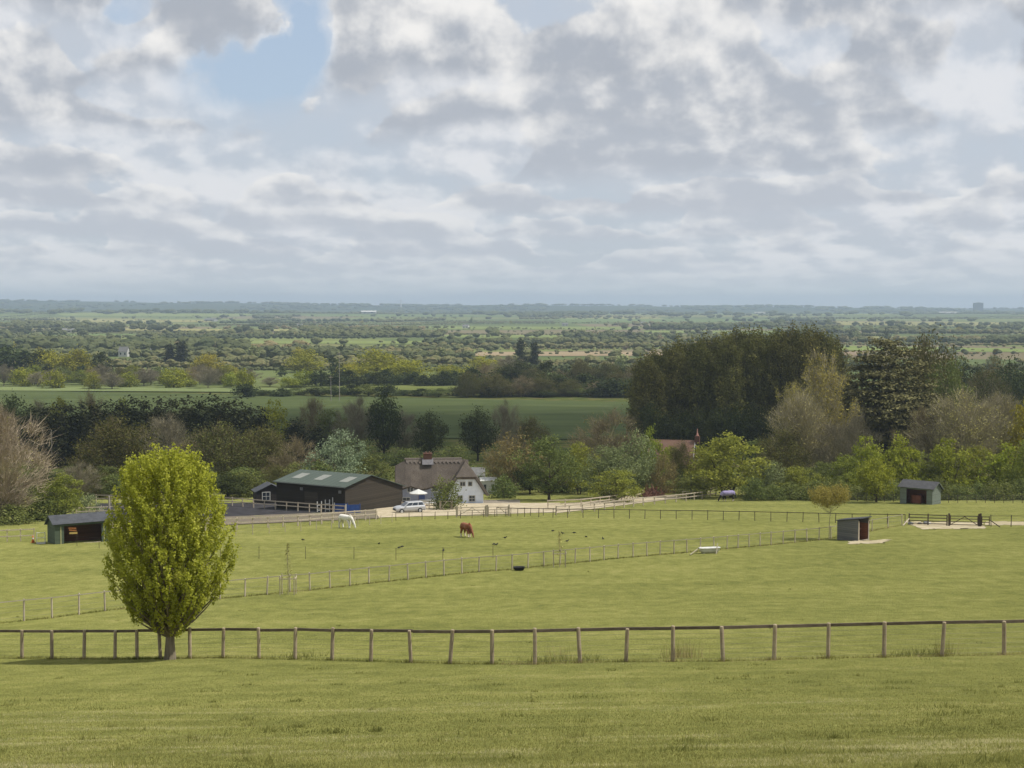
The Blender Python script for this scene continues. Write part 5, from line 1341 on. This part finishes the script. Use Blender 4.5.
def horse(name, label, px, py, rz, size, m, mane_m, rug=None, white_legs=False, step=.12):
    p = hit(px, py); root = thing(name, label, 'horse', (p.x, p.y, p.z), rz); root.scale = (size,)*3
    sl_ = (gz(p.x + .6*math.cos(rz), p.y + .6*math.sin(rz)) - gz(p.x - .6*math.cos(rz), p.y - .6*math.sin(rz))) / 1.2; root.rotation_euler = (0, -math.atan(sl_), rz)
    V_ = []; E = []; Rr = []
    def chain(parent, pts):
        i = parent
        for (co_, r) in pts:
            V_.append(co_); Rr.append(r); k = len(V_) - 1
            if i is not None: E.append((i, k))
            i = k
        return i
    chain(None, [((-.42, 0, 1.16), (.32, .34))])                                   # loins
    croup = chain(0, [((-.72, 0, 1.15), (.31, .34))]); chain(croup, [((-.9, 0, 1.14), (.17, .22))])
    b1 = chain(0, [((-.05, 0, 1.06), (.35, .38))]); b2 = chain(b1, [((.34, 0, 1.07), (.33, .38))]); ch = chain(b2, [((.6, 0, 1.1), (.25, .32))])
    hd = chain(ch, [((.8, 0, 1.0), (.15, .23)), ((.96, 0, .8), (.1, .165)), ((1.07, 0, .62), (.085, .125)), ((1.14, 0, .52), (.095, .13)), ((1.2, 0, .4), (.09, .125)), ((1.26, 0, .26), (.07, .085)), ((1.31, 0, .12), (.06, .065)), ((1.32, 0, .05), (.05, .05))])
    for s, dx in ((-1, step), (1, -step)):
        chain(b2, [((.42, s*.15, .85), (.1, .13)), ((.42 + dx*.4, s*.15, .62), (.075, .085)), ((.44 + dx*.8, s*.15, .42), .06), ((.43 + dx, s*.15, .2), .042), ((.43 + dx*1.1, s*.15, .1), .05), ((.47 + dx*1.1, s*.15, .03), .062)])
        chain(croup, [((-.68, s*.16, .95), (.14, .2)), ((-.6 - dx*.3, s*.16, .74), (.09, .12)), ((-.82 - dx*.6, s*.16, .5), .062), ((-.8 - dx, s*.16, .2), .044), ((-.79 - dx, s*.16, .1), .052), ((-.75 - dx, s*.16, .03), .062)])
    Rr = [tuple(c * (1.06 if abs(V_[i][1]) < .1 else 1.5) for c in (r if isinstance(r, tuple) else (r, r))) for i, r in enumerate(Rr)]
    skin('body', V_, E, Rr, m, root)
    for s in (-1, 1):
        MB().tube([(1.1, s*.08, .6), (1.08, s*.11, .7), (1.07, s*.11, .76)], [.035, .03, .006], 6).build('ear', m, root, smooth=True)
    # mane hangs down the crest, tail from the dock
    b = MB()
    crest = [(.6, 1.42), (.78, 1.3), (.96, 1.0), (1.08, .76), (1.14, .62)]
    for (x, z), (x2, z2) in zip(crest[:-1], crest[1:]):
        b.add([(x, -.06, z + .02), (x2, -.06, z2 + .02), (x2 - .06, -.16, z2 - .2), (x - .06, -.16, z - .22), (x, .03, z + .03), (x2, .03, z2 + .03), (x2 - .06, -.13, z2 - .2), (x - .06, -.13, z - .22)],
              [(0, 1, 2, 3), (7, 6, 5, 4), (0, 4, 5, 1), (3, 2, 6, 7), (0, 3, 7, 4), (1, 5, 6, 2)])
    b.build('mane', mane_m, root, smooth=True)
    MB().tube([(-.92, 0, 1.24), (-1.08, 0, 1.1), (-1.1, .01, .8), (-1.06, .02, .42)], [.05, .08, .09, .03], 8).build('tail', mane_m, root, smooth=True)
    if rug:
        b = MB(); xs_ = [-.99, -.75, -.42, -.05, .35, .66, .78]; hw = [.24, .35, .38, .4, .39, .33, .26]; tp = [1.42, 1.52, 1.54, 1.48, 1.49, 1.46, 1.36]
        prof = [(-1, -.62), (-1.04, -.3), (-.8, -.06), (-.35, 0), (.35, 0), (.8, -.06), (1.04, -.3), (1, -.62)]
        vs = [(x, a*w_, t_ + dz + (.12 if i in (0, 6) and dz < -.4 else 0)) for i, (x, w_, t_) in enumerate(zip(xs_, hw, tp)) for (a, dz) in prof]
        n = len(prof); fs = [(i*n + k, i*n + k + 1, (i+1)*n + k + 1, (i+1)*n + k) for i in range(len(xs_)-1) for k in range(n-1)]
        fs += [tuple((len(xs_)-1)*n + k for k in range(n))]
        o = b.add(vs, fs).build('rug', rug, root, smooth=True)
        md = o.modifiers.new('thick', 'SOLIDIFY'); md.thickness = .03
        MB().tube([(.66, 0, 1.14), (.8, 0, 1.02), (.93, 0, .85)], [.33, .28, .22], 12, cap=False).build('neck_cover', surf('rug_lilac', 'a59cc0', '9288b4', 3), root, smooth=True)
    return root
WH = coat('coat_white', 'e4e1d8', 'd8d4c8', None, '4a4540'); CH = coat('coat_chestnut', '7e4c32', '8c5a40', 'c8bca8', '3a3028', .34); DK = coat('coat_dark', '2a2523', '342d2a', 'c0b6a6', '2a2420', .3)
horse('horse', 'white horse grazing on the pasture below the arena bank', 346.5, 528.2, R(-40), 1.16, WH, surf('mane_white', 'cfc9ba', 'bdb6a6', 5))
horse('horse', 'chestnut horse with white socks grazing on open pasture in front of the cottage', 467, 537.3, R(-60), 1.12, CH, surf('mane_chestnut', '7a4026', '6a3620', 5))
horse('horse', 'dark horse in a purple rug grazing in the far paddock', 727.5, 501.5, R(188), 1.1, DK, surf('mane_black', '1e1a18', '2a2522', 5), surf('rug_purple', '7c7498', '9890b0', 2))

# ---- crows
def crow_mesh(variant):
    b = MB(); up = variant
    b.blob((0, 0, .2), (.17, .075, .085), 10)
    b.tube([(.1, 0, .23), (.17, 0, .28 if up else .2), (.2, 0, .31 if up else .17)], [.065, .05, .045], 8)
    b.blob((.215, 0, .325 if up else .16), (.052, .043, .045), 8)
    b.tube([(.25, 0, .325 if up else .15), (.32, 0, .315 if up else .1)], [.018, .003], 6)
    b.add([(-.12, -.04, .2), (-.12, .04, .2), (-.33, .05, .16), (-.33, -.05, .16), (-.12, -.04, .175), (-.12, .04, .175), (-.33, .05, .15), (-.33, -.05, .15)], [(0,1,2,3), (7,6,5,4), (0,4,5,1), (2,6,7,3), (1,5,6,2), (0,3,7,4)])
    for s in (-1, 1):
        b.tube([(.0, s*.035, .15), (.01, s*.035, .0)], .009, 5); b.tube([(.01, s*.035, .006), (.06, s*.035, .004)], .008, 5)
        b.tube([(.1, s*.07, .22), (-.08, s*.075, .2), (-.24, s*.03, .17)], [.02, .05, .01], 6)
    return b.mesh('crow', surf('crow_black', '121214', '1a1a1e', 4, .5), True)
cm_ = [crow_mesh(0), crow_mesh(1)]
for i, (x, y) in enumerate([(303, 541), (379, 545), (402, 548), (443.5, 552), (494, 545.5), (505, 539), (553, 532), (562.6, 534.5), (574, 534), (567, 542.5), (586, 538), (603, 540), (399, 549), (496.5, 546)]):
    q = hit(x, y); o = link('crow', cm_[i % 2], None, q, random.uniform(0, 6.28)); o.scale = (.85,)*3
    tag(o, 'small black crow feeding on the grazed paddock grass', 'crow', 'crows feeding on the paddock')

# ------------------------------------------------------------------ trees in their places
def T(key, px, Y, top, wpx, label, cat='tree', name=None, group=None, base=None, rot=None):
    "tree in pixel column px at distance Y, crown top at row top, crown wpx wide"
    p = col_at(px, Y) if base is None else hit(px, base)
    s = depth_of(p) / FPX
    return put_tree(PR[key], name or {'bush': 'bush'}.get(cat, 'tree'), label, p, z_at(top, p.y) - p.z, wpx * s, cat, group, rot)

T('hornbeam', 170, 0, 453, 117, 'lone bright lime green tree with dense upright crown by the rail fence', name='lime_green_tree', base=659.5, rot=2.2)
T('umbrella', 829, 0, 488, 42, 'small umbrella shaped tree with yellowish crown and bare stem', name='umbrella_tree', base=539)
T('limey', 876.5, 0, 459, 40, 'round fresh green young tree standing clear of the hedge by the pale shelter', base=502.5)
# left edge and behind the green shelter
T('tanw', -2, 180, 411, 112, 'large bare tan twiggy tree at the edge above the yard fence')
T('spring0', 62, 186, 474, 48, 'vivid green bush between the tan twiggy tree and the green shelter', 'bush', 'bush')
T('bush0', 36, 184, 497, 60, 'low scrubby bush behind the yard fence under the tan twiggy tree', 'bush', 'bush')
T('bush1', 8, 178, 505, 46, 'low brown green bush at the foot of the tan twiggy tree', 'bush', 'bush')
T('blossom', 86, 192, 494, 30, 'white blossoming bush behind the roof of the green shelter', 'bush', 'blossom_bush')
T('bare0', 80, 215, 462, 44, 'bare grey bush behind the white blossoming bush', 'bush', 'bush')
T('olive0', 120, 238, 420, 96, 'big dull olive tree in front of the dark conifer row')
T('mid0', 104, 230, 466, 46, 'dark bush below the big dull olive tree', 'bush', 'bush')
T('bare1', 168, 268, 414, 60, 'bare grey tree behind the half hidden bungalow')
T('olive1', 218, 246, 425, 86, 'dull olive tree right behind the lime green tree')
T('olive0', 262, 250, 428, 70, 'dull olive tree behind the small dark tack shed')
T('plum0', 296, 244, 438, 62, 'rusty brown twiggy tree behind the left half of the barn roof')
T('mid1', 243, 236, 466, 42, 'low green tree behind the tack shed', 'tree')
T('plum1', 190, 262, 440, 56, 'brown twiggy tree between the lime green tree and the bungalow')
T('pale', 339, 236, 430, 62, 'silvery pale green tree standing behind the barn roof')
T('mid0', 374, 240, 455, 50, 'green bush between the barn roof and the thatched roof', 'bush', 'bush')
T('bush1', 318, 232, 462, 46, 'low dark bush under the silvery pale tree', 'bush', 'bush')
T('bright1', 414, 246, 459, 30, 'small bright bush behind the brick chimney of the cottage', 'bush', 'bush')
T('bush0', 440, 250, 462, 26, 'dark bush behind the cottage ridge', 'bush', 'bush')
for i, (x, Y, tp, w_) in enumerate([(18, 205, 478, 50), (44, 214, 470, 46), (70, 222, 468, 40), (92, 226, 470, 44), (30, 232, 462, 50), (4, 226, 468, 46), (228, 224, 474, 44), (250, 228, 470, 46), (274, 234, 466, 40), (298, 236, 462, 40),
        (206, 228, 468, 44), (186, 232, 464, 46), (164, 230, 466, 44), (140, 232, 464, 44), (116, 224, 474, 40), (496, 240, 468, 30), (530, 232, 466, 36), (560, 236, 464, 36), (522, 244, 456, 40), (590, 240, 458, 40), (640, 240, 462, 44), (674, 236, 470, 36)]):
    T(['mid0', 'dark0', 'bush0', 'olive0', 'mid1'][i % 5], x, Y, tp, w_, 'dark shrub growing between the larger trees round the farm', 'shrub', 'shrub', 'undergrowth shrubs round the farm')
# conifer row
for i, (x, tp) in enumerate([(34, 412), (46, 409), (58, 410), (70, 407), (83, 409), (96, 406), (109, 407), (121, 404), (133, 403), (146, 402), (160, 404), (173, 401), (187, 403), (201, 402), (214, 401), (226, 403), (238, 405), (249, 409), (261, 413)]):
    T(f'conif{i % 2}', x, 300 + (i*7) % 11, tp - 4, 36 + (i*5) % 9, 'dark conifer in the tall row behind the olive woodland', 'conifer', 'conifer', 'dark conifer row behind the wood')
T('dark0', 14, 330, 398, 44, 'dark rounded tree behind the tan twiggy tree'); T('spring1', 59, 330, 397, 28, 'fresh green tree peeping over the dark conifer row')
T('plum0', 91, 335, 393, 40, 'reddish bare tree behind the dark conifer row'); T('bright0', 123, 340, 400, 20, 'yellow green tree tip above the conifer row', 'tree')
T('bare0', 40, 340, 400, 34, 'grey bare tree behind the conifer row beside the dark rounded tree')
T('bright0', 274, 330, 402, 40, 'bright yellow green round tree at the near edge of the crop field'); T('plum1', 315, 335, 398, 44, 'orange brown tree at the near edge of the crop field')
T('mid1', 330, 332, 408, 40, 'mid green tree between the orange brown tree and the bare one'); T('conif0', 296, 320, 420, 40, 'wide dark conifer below the orange brown tree', 'conifer', 'conifer')
T('conif1', 320, 312, 425, 36, 'dark conifer above the silvery pale tree', 'conifer', 'conifer')
T('bare0', 358, 325, 397, 48, 'dark bare tree beside the tall dark green one at the field edge'); T('dark1', 384, 322, 394, 40, 'tall dark green tree at the near edge of the crop field')
T('bare1', 404, 330, 412, 42, 'thin bare tree left of the glossy dark round tree', 'tree'); T('dark0', 429, 318, 414, 36, 'glossy dark round tree behind the cottage chimney'); T('dark1', 478, 322, 410, 40, 'glossy dark round tree above the grey outbuilding')
T('bare1', 506, 328, 402, 36, 'bare grey tree between the dark round tree and the crop field'); T('bush0', 400, 305, 448, 40, 'low dark bush among tree stems behind the barn', 'bush', 'bush'); T('bush1', 452, 300, 446, 44, 'low dark bush below the glossy dark round trees', 'bush', 'bush')
T('bush0', 356, 308, 440, 40, 'low scrub below the dark bare tree at the field edge', 'bush', 'bush'); T('olive1', 530, 330, 418, 40, 'brown tree at the field edge above the big rusty tree')
# in front of and beside the cottage
T('bush0', 446, 0, 479, 34, 'loose green garden bush in front of the white gable', 'bush', 'bush', base=509)
T('rust0', 514, 236, 431, 62, 'rusty green tree behind the cottage gable'); T('bush1', 505, 224, 476, 30, 'low bush between the cottage gable and the big green tree', 'bush', 'bush')
T('mid0', 549, 218, 436, 62, 'big green tree with visible stem above the drive gates')
T('grey0', 607, 222, 446, 62, 'broad grey green bushy tree beside the driveway', 'tree'); T('grey1', 634, 230, 431, 54, 'tall grey green tree behind the driveway bend'); T('spring0', 616, 214, 470, 56, 'low fresh green bush at the driveway fence', 'bush', 'bush')
T('spring1', 579, 232, 442, 40, 'green tree between the big green tree and the grey green one'); T('plum0', 612, 290, 412, 82, 'purple brown bare tree at the near edge of the crop field behind the driveway')
T('spring0', 671, 252, 446, 30, 'low green tree directly below the red tiled roof')
T('bright1', 652, 244, 428, 30, 'yellow green tree against the red tiled roof'); T('rust1', 664, 228, 454, 30, 'orange tinged bush below the red tiled roof', 'bush', 'bush'); T('olive1', 681, 240, 443, 30, 'brown purple bush in front of the red tiled house', 'bush', 'bush')
T('spring0', 727, 224, 434, 84, 'broad vivid green tree beside the purple rugged horse'); T('spring1', 705, 232, 447, 44, 'yellowish green tree under the tall chimney'); T('mid1', 690, 222, 474, 40, 'dark low bush below the red tiled house', 'bush', 'bush')
T('grey0', 770, 226, 462, 50, 'grey green bush right of the broad vivid green tree', 'bush', 'bush')
# tall hedge line on the right
for i, (k, x, tp, w_, lab) in enumerate([('spring1', 796, 466, 44, 'fresh green hedge tree below the pale budding tree'), ('mid0', 822, 462, 40, 'mid green hedge tree beside the umbrella tree'), ('spring0', 846, 455, 42, 'fresh green hedge tree behind the umbrella tree'),
        ('bright0', 866, 438, 42, 'yellow green hedge tree directly above the round young tree'), ('bright1', 900, 436, 54, 'yellow green hedge tree behind the pale shelter roof'), ('mid1', 925, 452, 42, 'mid green hedge tree at the gable of the pale shelter'),
        ('bright0', 948, 440, 52, 'bright green hedge tree between shelter and field edge'), ('spring0', 978, 446, 50, 'fresh green hedge tree above the hedge fence'), ('bright1', 1003, 444, 48, 'bright hedge tree near the photo edge'), ('spring1', 1030, 438, 50, 'outermost green hedge tree'),
        ('mid0', 756, 474, 34, 'small green hedge tree beside the broad vivid tree')]):
    T(k, x, 224 + (i*5) % 9, tp, w_, lab)
for i in range(15):
    T(f'bush{i % 2}', 752 + i*20.5, 217 + (i % 3), 478 + (i*7) % 9, 30 + (i*5) % 9, 'dark low shrub in the shaded foot of the hedge', 'bush', 'bush', 'shrubs at the foot of the hedge')
# right wood
T('cedar', 884, 285, 336, 124, 'large dark cedar with layered boughs', name='cedar')
T('gold1', 824, 272, 354, 52, 'tall pale budding tree leaning against the poplar block'); T('gold0', 795, 262, 385, 44, 'pale green budding tree in front of the poplar block'); T('tan1', 800, 256, 396, 66, 'tan twiggy tree in front of the poplar block')
T('bare0', 856, 248, 412, 40, 'bare grey tree below the cedar'); T('bare1', 835, 254, 420, 44, 'bare brown tree between the tan twiggy tree and the cedar'); T('olive0', 928, 310, 340, 84, 'tall brown green tree behind the cedar'); T('mid1', 944, 296, 358, 60, 'dark green tree behind the tan woodland')
T('tan0', 962, 250, 392, 92, 'broad tan budding tree above the hedge'); T('plum1', 920, 252, 408, 56, 'brown twiggy tree between the cedar and the broad tan tree'); T('tan1', 1000, 262, 396, 70, 'tan budding tree near the outer end of the hedge'); T('yellow0', 1030, 250, 392, 56, 'yellow green tree at the outer edge above the hedge')
T('mid0', 760, 262, 440, 54, 'dark green tree at the foot of the poplar block'); T('olive1', 782, 252, 430, 60, 'brown green tree below the tan twiggy tree')
for i, (x, tp, w_) in enumerate([(985, 372, 60), (1010, 362, 56), (1040, 358, 70), (966, 366, 50), (998, 355, 48)]):
    T(['olive0', 'dark1', 'olive1', 'dark0', 'rust0'][i], x, 400 + i*22, tp, w_, ['brown wood tree behind the broad tan tree', 'dark wood tree far behind the hedge', 'brown wood tree at the outer edge, far behind the hedge', 'dark wood tree just beyond the tall brown green tree', 'rusty wood tree highest behind the hedge'][i])
# poplar block: two ranks
pl = [(643, 352), (655, 347), (668, 341), (681, 336), (694, 335), (707, 333), (720, 331), (733, 327), (746, 325), (760, 327), (774, 326), (788, 324), (801, 324), (814, 325), (824, 329), (833, 337)]
for i, (x, tp) in enumerate(pl):
    T(f'poplar{i % 2}', x, 352 + (i*13) % 14, tp + 6, 35, 'tall dark poplar in the dense block', 'poplar', 'poplar', 'block of tall dark poplars')
for i, (x, tp) in enumerate([(650, 356), (676, 345), (702, 340), (728, 334), (752, 331), (778, 331), (806, 331)]):
    T(f'poplar{(i+1) % 2}', x, 338 + (i*5) % 7, tp + 6, 34, 'tall dark poplar in the dense block', 'poplar', 'poplar', 'block of tall dark poplars')
for i, x in enumerate(range(650, 835, 17)):
    T(f'dark{i % 2}', x, 333, 404 + (i*11) % 13, 34, 'dark undergrowth tree at the foot of the poplars', 'tree', 'tree', 'undergrowth below the poplars')
# beyond the crop field
far_edge = [('edged0', 8, 345, 54, 'big dark tree far left beyond the crop field'), ('edged1', 40, 352, 44, 'dark tree next to the big one beyond the crop field'), ('edge0', 22, 368, 24, 'round yellow green tree beyond the crop field, below the dark trees'), ('edge1', 55, 370, 24, 'pale blossoming green tree beyond the crop field'),
            ('bare0', 38, 372, 26, 'bare tree between two green ones beyond the crop field'), ('yellow0', 94, 372, 20, 'small golden tree in the hedge beyond the crop field'), ('edge0', 127, 372, 22, 'round pale green tree alone beyond the crop field'), ('bare1', 144, 369, 26, 'bare brown tree beside the round pale green one'),
            ('edge1', 174, 368, 28, 'wide yellow green tree beyond the crop field'), ('edge0', 189, 376, 16, 'small round green tree beside the wide yellow green one'), ('bare0', 208, 366, 30, 'bare brown tree in the middle of the field hedge'), ('edge1', 231, 372, 18, 'round green tree standing out on the far field edge'), ('edge0', 244, 369, 20, 'pair of green crowns on the far field edge'),
            ('edge0', 288, 377, 20, 'pale green tree at the lit field corner'), ('edge1', 305, 370, 24, 'yellow green tree at the lit field corner'), ('edged0', 296, 385, 26, 'dark bush under the trees at the lit field corner'), ('bare1', 270, 377, 22, 'brown bare tree left of the lit field corner trees'), ('edged1', 102, 354, 22, 'dark narrow tree above the hedge beyond the crop field'),
            ('yellow1', 207, 352, 32, 'yellow willow on the plain near the dark twin trees'), ('bare1', 112, 372, 30, 'brown hedge tree by the small golden tree'), ('yellow0', 76, 350, 46, 'golden brown willow behind the dark trees'), ('yellow1', 50, 348, 40, 'golden willow behind the dark trees'), ('yellow0', 80, 352, 30, 'dull golden tree behind the hedge')]
for i, (k, x, tp, w_, lab) in enumerate(far_edge):
    T(k, x, (700 + (i*17) % 40) if tp > 358 else 830, tp, w_, lab)
T('yellow0', 378, 800, 350, 62, 'big yellow willow above the dark hedge'); T('yellow1', 408, 790, 358, 44, 'yellow willow beside the biggest one'); T('yellow0', 306, 900, 350, 44, 'brown gold round tree on the plain'); T('yellow1', 352, 830, 362, 36, 'small yellow willow by the biggest one')
T('yellow0', 484, 800, 357, 46, 'yellow willow behind the dark wood'); T('yellow1', 448, 820, 364, 34, 'dull yellow willow between the big willow and the wood'); T('bare0', 508, 780, 356, 42, 'bare plum coloured tree behind the dark wood')
for i, (x, tp) in enumerate([(521.5, 339), (534, 342)]): T('cypress', x, 950, tp, 9, ['dark slim cypress, taller of two on the plain', 'dark slim cypress, shorter of two on the plain'][i], 'conifer', 'cypress')
for i, (x, tp) in enumerate([(181, 341), (169, 344)]): T('cypress', x, 1000, tp, 13 - 3*i, ['dark broad conifer, larger of two near the plain houses', 'dark small conifer, lesser of two near the plain houses'][i], 'conifer', 'conifer')
# dark hedge and wood behind the crop field
for i in range(22):
    x = 246 + i*17.5; T(['edged0', 'dark1', 'edged1', 'mid0'][i % 4], x, 640 + (i*13) % 20, 383 + (i*7) % 8, 24 + (i*5) % 10, 'dark hedge tree along the far side of the crop field', 'tree', 'tree', 'dark hedge trees beyond the crop field')
for i in range(30):
    x = 468 + (i % 15)*12.5 + (i*7) % 6; r_ = i // 15
    T(['olive0', 'edged0', 'plum0', 'edged1', 'olive1', 'dark0'][(i*5) % 6], x, 640 + r_*50 + (i*11) % 20, (372, 360)[r_] + (i*7) % 12, 28 + (i*5) % 12, 'dark brown wood tree at the end of the crop field', 'tree', 'tree', 'dark wood at the end of the crop field')
for i in range(20):
    x = 320 + i*9.5; T(['edged0', 'edged1'][i % 2], x, 735 + (i*11) % 20, 370 + (i*5) % 7, 20, 'dark tree in the tall hedge below the yellow willows', 'tree', 'tree', 'tall hedge below the willows')
for i in range(26):
    x = 4 + i*9.8; T(['bare0', 'mid1', 'olive0', 'spring1', 'rust0'][i % 5], x, 735 + (i*17) % 40, 364 + (i*7) % 10, 24, 'mixed hedge tree beyond the crop field', 'tree', 'tree', 'mixed hedge trees beyond the crop field')

# ------------------------------------------------------------------ the plain: separate trees, then woods as one mass
rng = np.random.default_rng(12)
cnt = 0
for row in range(30):
    Y = 830 * (1.05 ** row) ; n = 9
    xc = rng.uniform(-.42, .42); wv = rng.uniform(.04, .16)
    for k in range(n):
        X = (xc + wv * (k/n - .5) * 2 + rng.normal(0, .004)) * Y; yy = Y + rng.normal(0, 16)
        if in_strip(np.array([X]), np.array([yy]))[0]: continue
        tm_, cm_, H_, rx_ = FAR[int(rng.choice([0, 0, 0, 1, 1, 2, 2, 3, 3, 4, 5]))]
        o = thing('far_tree', None, None, (X, yy, gz(X, yy) - .2), rng.uniform(0, 6.28)); sc = rng.uniform(.4, 1.0); o.scale = (sc*1.1, sc*1.1, sc)
        link('trunk', tm_, o); link('crown', cm_, o)
        tag(o, 'small hazy tree in the hedgerows of the distant plain', 'tree', 'hedgerow trees far out on the plain'); cnt += 1

def low_tree(rng):
    "unit tree, 1 high and about 1 wide: lumpy crown of three or four billows with loose leaf clumps on its surface"
    bm = bmesh.new()
    for i in range(4):
        a = rng.uniform(0, 6.28); r = .2*rng.random()**.5; s = rng.uniform(.2, .3)
        bmesh.ops.create_icosphere(bm, subdivisions=2, radius=1, matrix=Matrix.Translation((r*math.cos(a), r*math.sin(a), rng.uniform(.3, .68))) @ Matrix.Diagonal((s, s, s*1.1, 1)))
    for v in bm.verts: v.co += Vector(rng.normal(0, .03, 3))
    bmesh.ops.triangulate(bm, faces=bm.faces)
    body = np.array([[tuple(v.co) for v in f.verts] for f in bm.faces if f.calc_center_median().z > .12]); 
    nq = 26; pick = body[rng.integers(0, len(body), nq)].mean(1) * np.array([1.08, 1.08, 1.04]); bm.free()
    u = rng.normal(0, .05, (nq, 3)); v = rng.normal(0, .05, (nq, 3))
    return np.concatenate([body, np.stack([pick - u, pick + u, pick + v], 1)]).reshape(-1, 3)
lows = [low_tree(rng) for _ in range(8)]
def mass(name, P, Hs, Ws, tints, m, label):
    parts = []; tt = []
    for i, (p, h, w_, t_) in enumerate(zip(P, Hs, Ws, tints)):
        L = lows[i % 8]; a = (i*2.4) % 6.28; ca, sa = math.cos(a), math.sin(a)
        q = np.stack([(L[:, 0]*ca - L[:, 1]*sa)*w_, (L[:, 0]*sa + L[:, 1]*ca)*w_, L[:, 2]*h], 1) + p
        parts.append(q); tt.append(np.clip(t_ + rng.normal(0, .07, len(L)//3), 0, 1))
    o = link(name, np_mesh(name, np.concatenate(parts), 3, m, np.concatenate(tt)))
    return tag(o, label, 'woodland', kind='stuff')
WM = leafmat('wood_far', '4a5339', '666a47', '847a56', .1, 0.0)
xs_, ys_, hs_, tn_ = [], [], [], []
for k in range(330):
    Y = math.exp(rng.uniform(math.log(900), math.log(6800))); X = rng.uniform(-.43, .43)*Y
    L = rng.uniform(160, 700)*(Y/2500)**.35; ang = rng.normal(0, .12) if rng.random() < .75 else rng.uniform(0, 3.14)
    h = rng.uniform(1.6, 3.6) if rng.random() < .7 else rng.uniform(5, 10); t0 = rng.uniform(.0, 1.0)**.8; step = max(3.2, h*.8) * max(1, Y/2600); n = int(L/step)
    s = np.arange(n)*step - L/2
    xs_ += list(X + s*math.cos(ang) + rng.normal(0, 2, n)); ys_ += list(Y + s*math.sin(ang) + rng.normal(0, 3, n)); hs_ += list(h*rng.uniform(.7, 1.25, n)); tn_ += [t0]*n
for k in range(34):                                     # copses
    Y = math.exp(rng.uniform(math.log(1300), math.log(6800))); X = rng.uniform(-.42, .42)*Y; n = 46; h = rng.uniform(9, 15); t0 = rng.uniform(0, .6)
    xs_ += list(X + rng.normal(0, 75*(Y/2500)**.5, n)); ys_ += list(Y + rng.normal(0, 40, n)); hs_ += list(h*rng.uniform(.7, 1.2, n)); tn_ += [t0]*n
xs_, ys_, hs_ = np.array(xs_), np.array(ys_), np.array(hs_); ok = (ys_ > 880) & ~in_strip(xs_, ys_)
xs_, ys_, hs_, tn_ = xs_[ok], ys_[ok], hs_[ok], np.array(tn_)[ok]
wd = hs_*1.7*np.maximum(1, (ys_/3000)**.6)
mass('far_hedgerows', np.stack([xs_, ys_, ground(xs_, ys_) - .3], 1), hs_, wd, tn_, WM, 'hedgerows and copses scattered over the hazy plain')
n = 3600; Yh = rng.uniform(5000, 10400, n); Xh = rng.uniform(-.42, .42, n)*Yh
f0_ = in_strip(Xh, Yh); f = -3.0*f0_ + np.sin(Xh/420 + Yh/900) + np.sin(Xh/190 - Yh/500) + .5*np.sin(Xh/90); keep = f > -.3
Xh, Yh = Xh[keep], Yh[keep]; hh = rng.uniform(9, 19, len(Xh)); mass('far_hill_woods', np.stack([Xh, Yh, ground(Xh, Yh) - .5], 1), hh, hh*rng.uniform(2.0, 4.0, len(Xh)), rng.uniform(0, .5, len(Xh)), WM, 'blue hazy woods along the distant hills')

# rough weeds under the trees
# ------------------------------------------------------------------ air
hz_m, t = new_mat('haze_air')
pv = t.n('ShaderNodeVolumePrincipled'); pv.inputs['Color'].default_value = (.5, .62, .8, 1); pv.inputs['Density'].default_value = HAZE_D; pv.inputs['Anisotropy'].default_value = 0.1
o = t.n('ShaderNodeOutputMaterial'); t.L(pv.outputs[0], o.inputs['Volume'])
hb = MB().box((0, 7000, 65), (16200, 14900, 150)).build('haze', hz_m)
tag(hb, 'pale blue haze lying over the whole plain', 'haze', kind='stuff')

# ------------------------------------------------------------------ clouds overhead that shade the wood and the far fields
CLM, t = new_mat('cloud_white')
d_ = t.n('ShaderNodeBsdfDiffuse'); d_.inputs[0].default_value = (.85, .86, .88, 1); tr_ = t.n('ShaderNodeBsdfTransparent'); mx_ = t.n('ShaderNodeMixShader', i_Fac=.82); t.L(d_.outputs[0], mx_.inputs[1]); t.L(tr_.outputs[0], mx_.inputs[2]); o = t.n('ShaderNodeOutputMaterial'); t.L(mx_.outputs[0], o.inputs[0])
def cloud(cx, cy, rx, ry, seed):
    "flat based heap of billows at 900 m; its shade falls where the sun's direction carries it"
    rng = np.random.default_rng(seed); h = 900.0; k = h / sun_dir.z
    x, y = cx + sun_dir.x*k, cy + sun_dir.y*k
    bm = bmesh.new()
    for i in range(26):
        a = rng.uniform(0, 6.28); r = rng.random()**.5*.8; s = rng.uniform(.25, .5)*min(rx, ry)
        M = Matrix.Translation((r*rx*math.cos(a), r*ry*math.sin(a), s*.35)) @ Matrix.Diagonal((s*rng.uniform(.9, 1.5), s*rng.uniform(.9, 1.4), s*.6, 1))
        bmesh.ops.create_icosphere(bm, subdivisions=3, radius=1, matrix=M)
    for v in bm.verts: v.co += Vector(rng.normal(0, 1.5, 3)); v.co.z = max(v.co.z, -8 + rng.normal(0, 1.2))
    me = bpy.data.meshes.new('cloud'); bm.to_mesh(me); bm.free(); me.materials.append(CLM)
    for p in me.polygons: p.use_smooth = True
    o = link('cloud', me, None, (x, y, CAMZ + h)); return tag(o, 'white cumulus cloud drifting high overhead', kind='structure')
if CLOUDS:
    cloud(40, 445, 300, 150, 1)
    cloud(-700, 2250, 420, 160, 3)
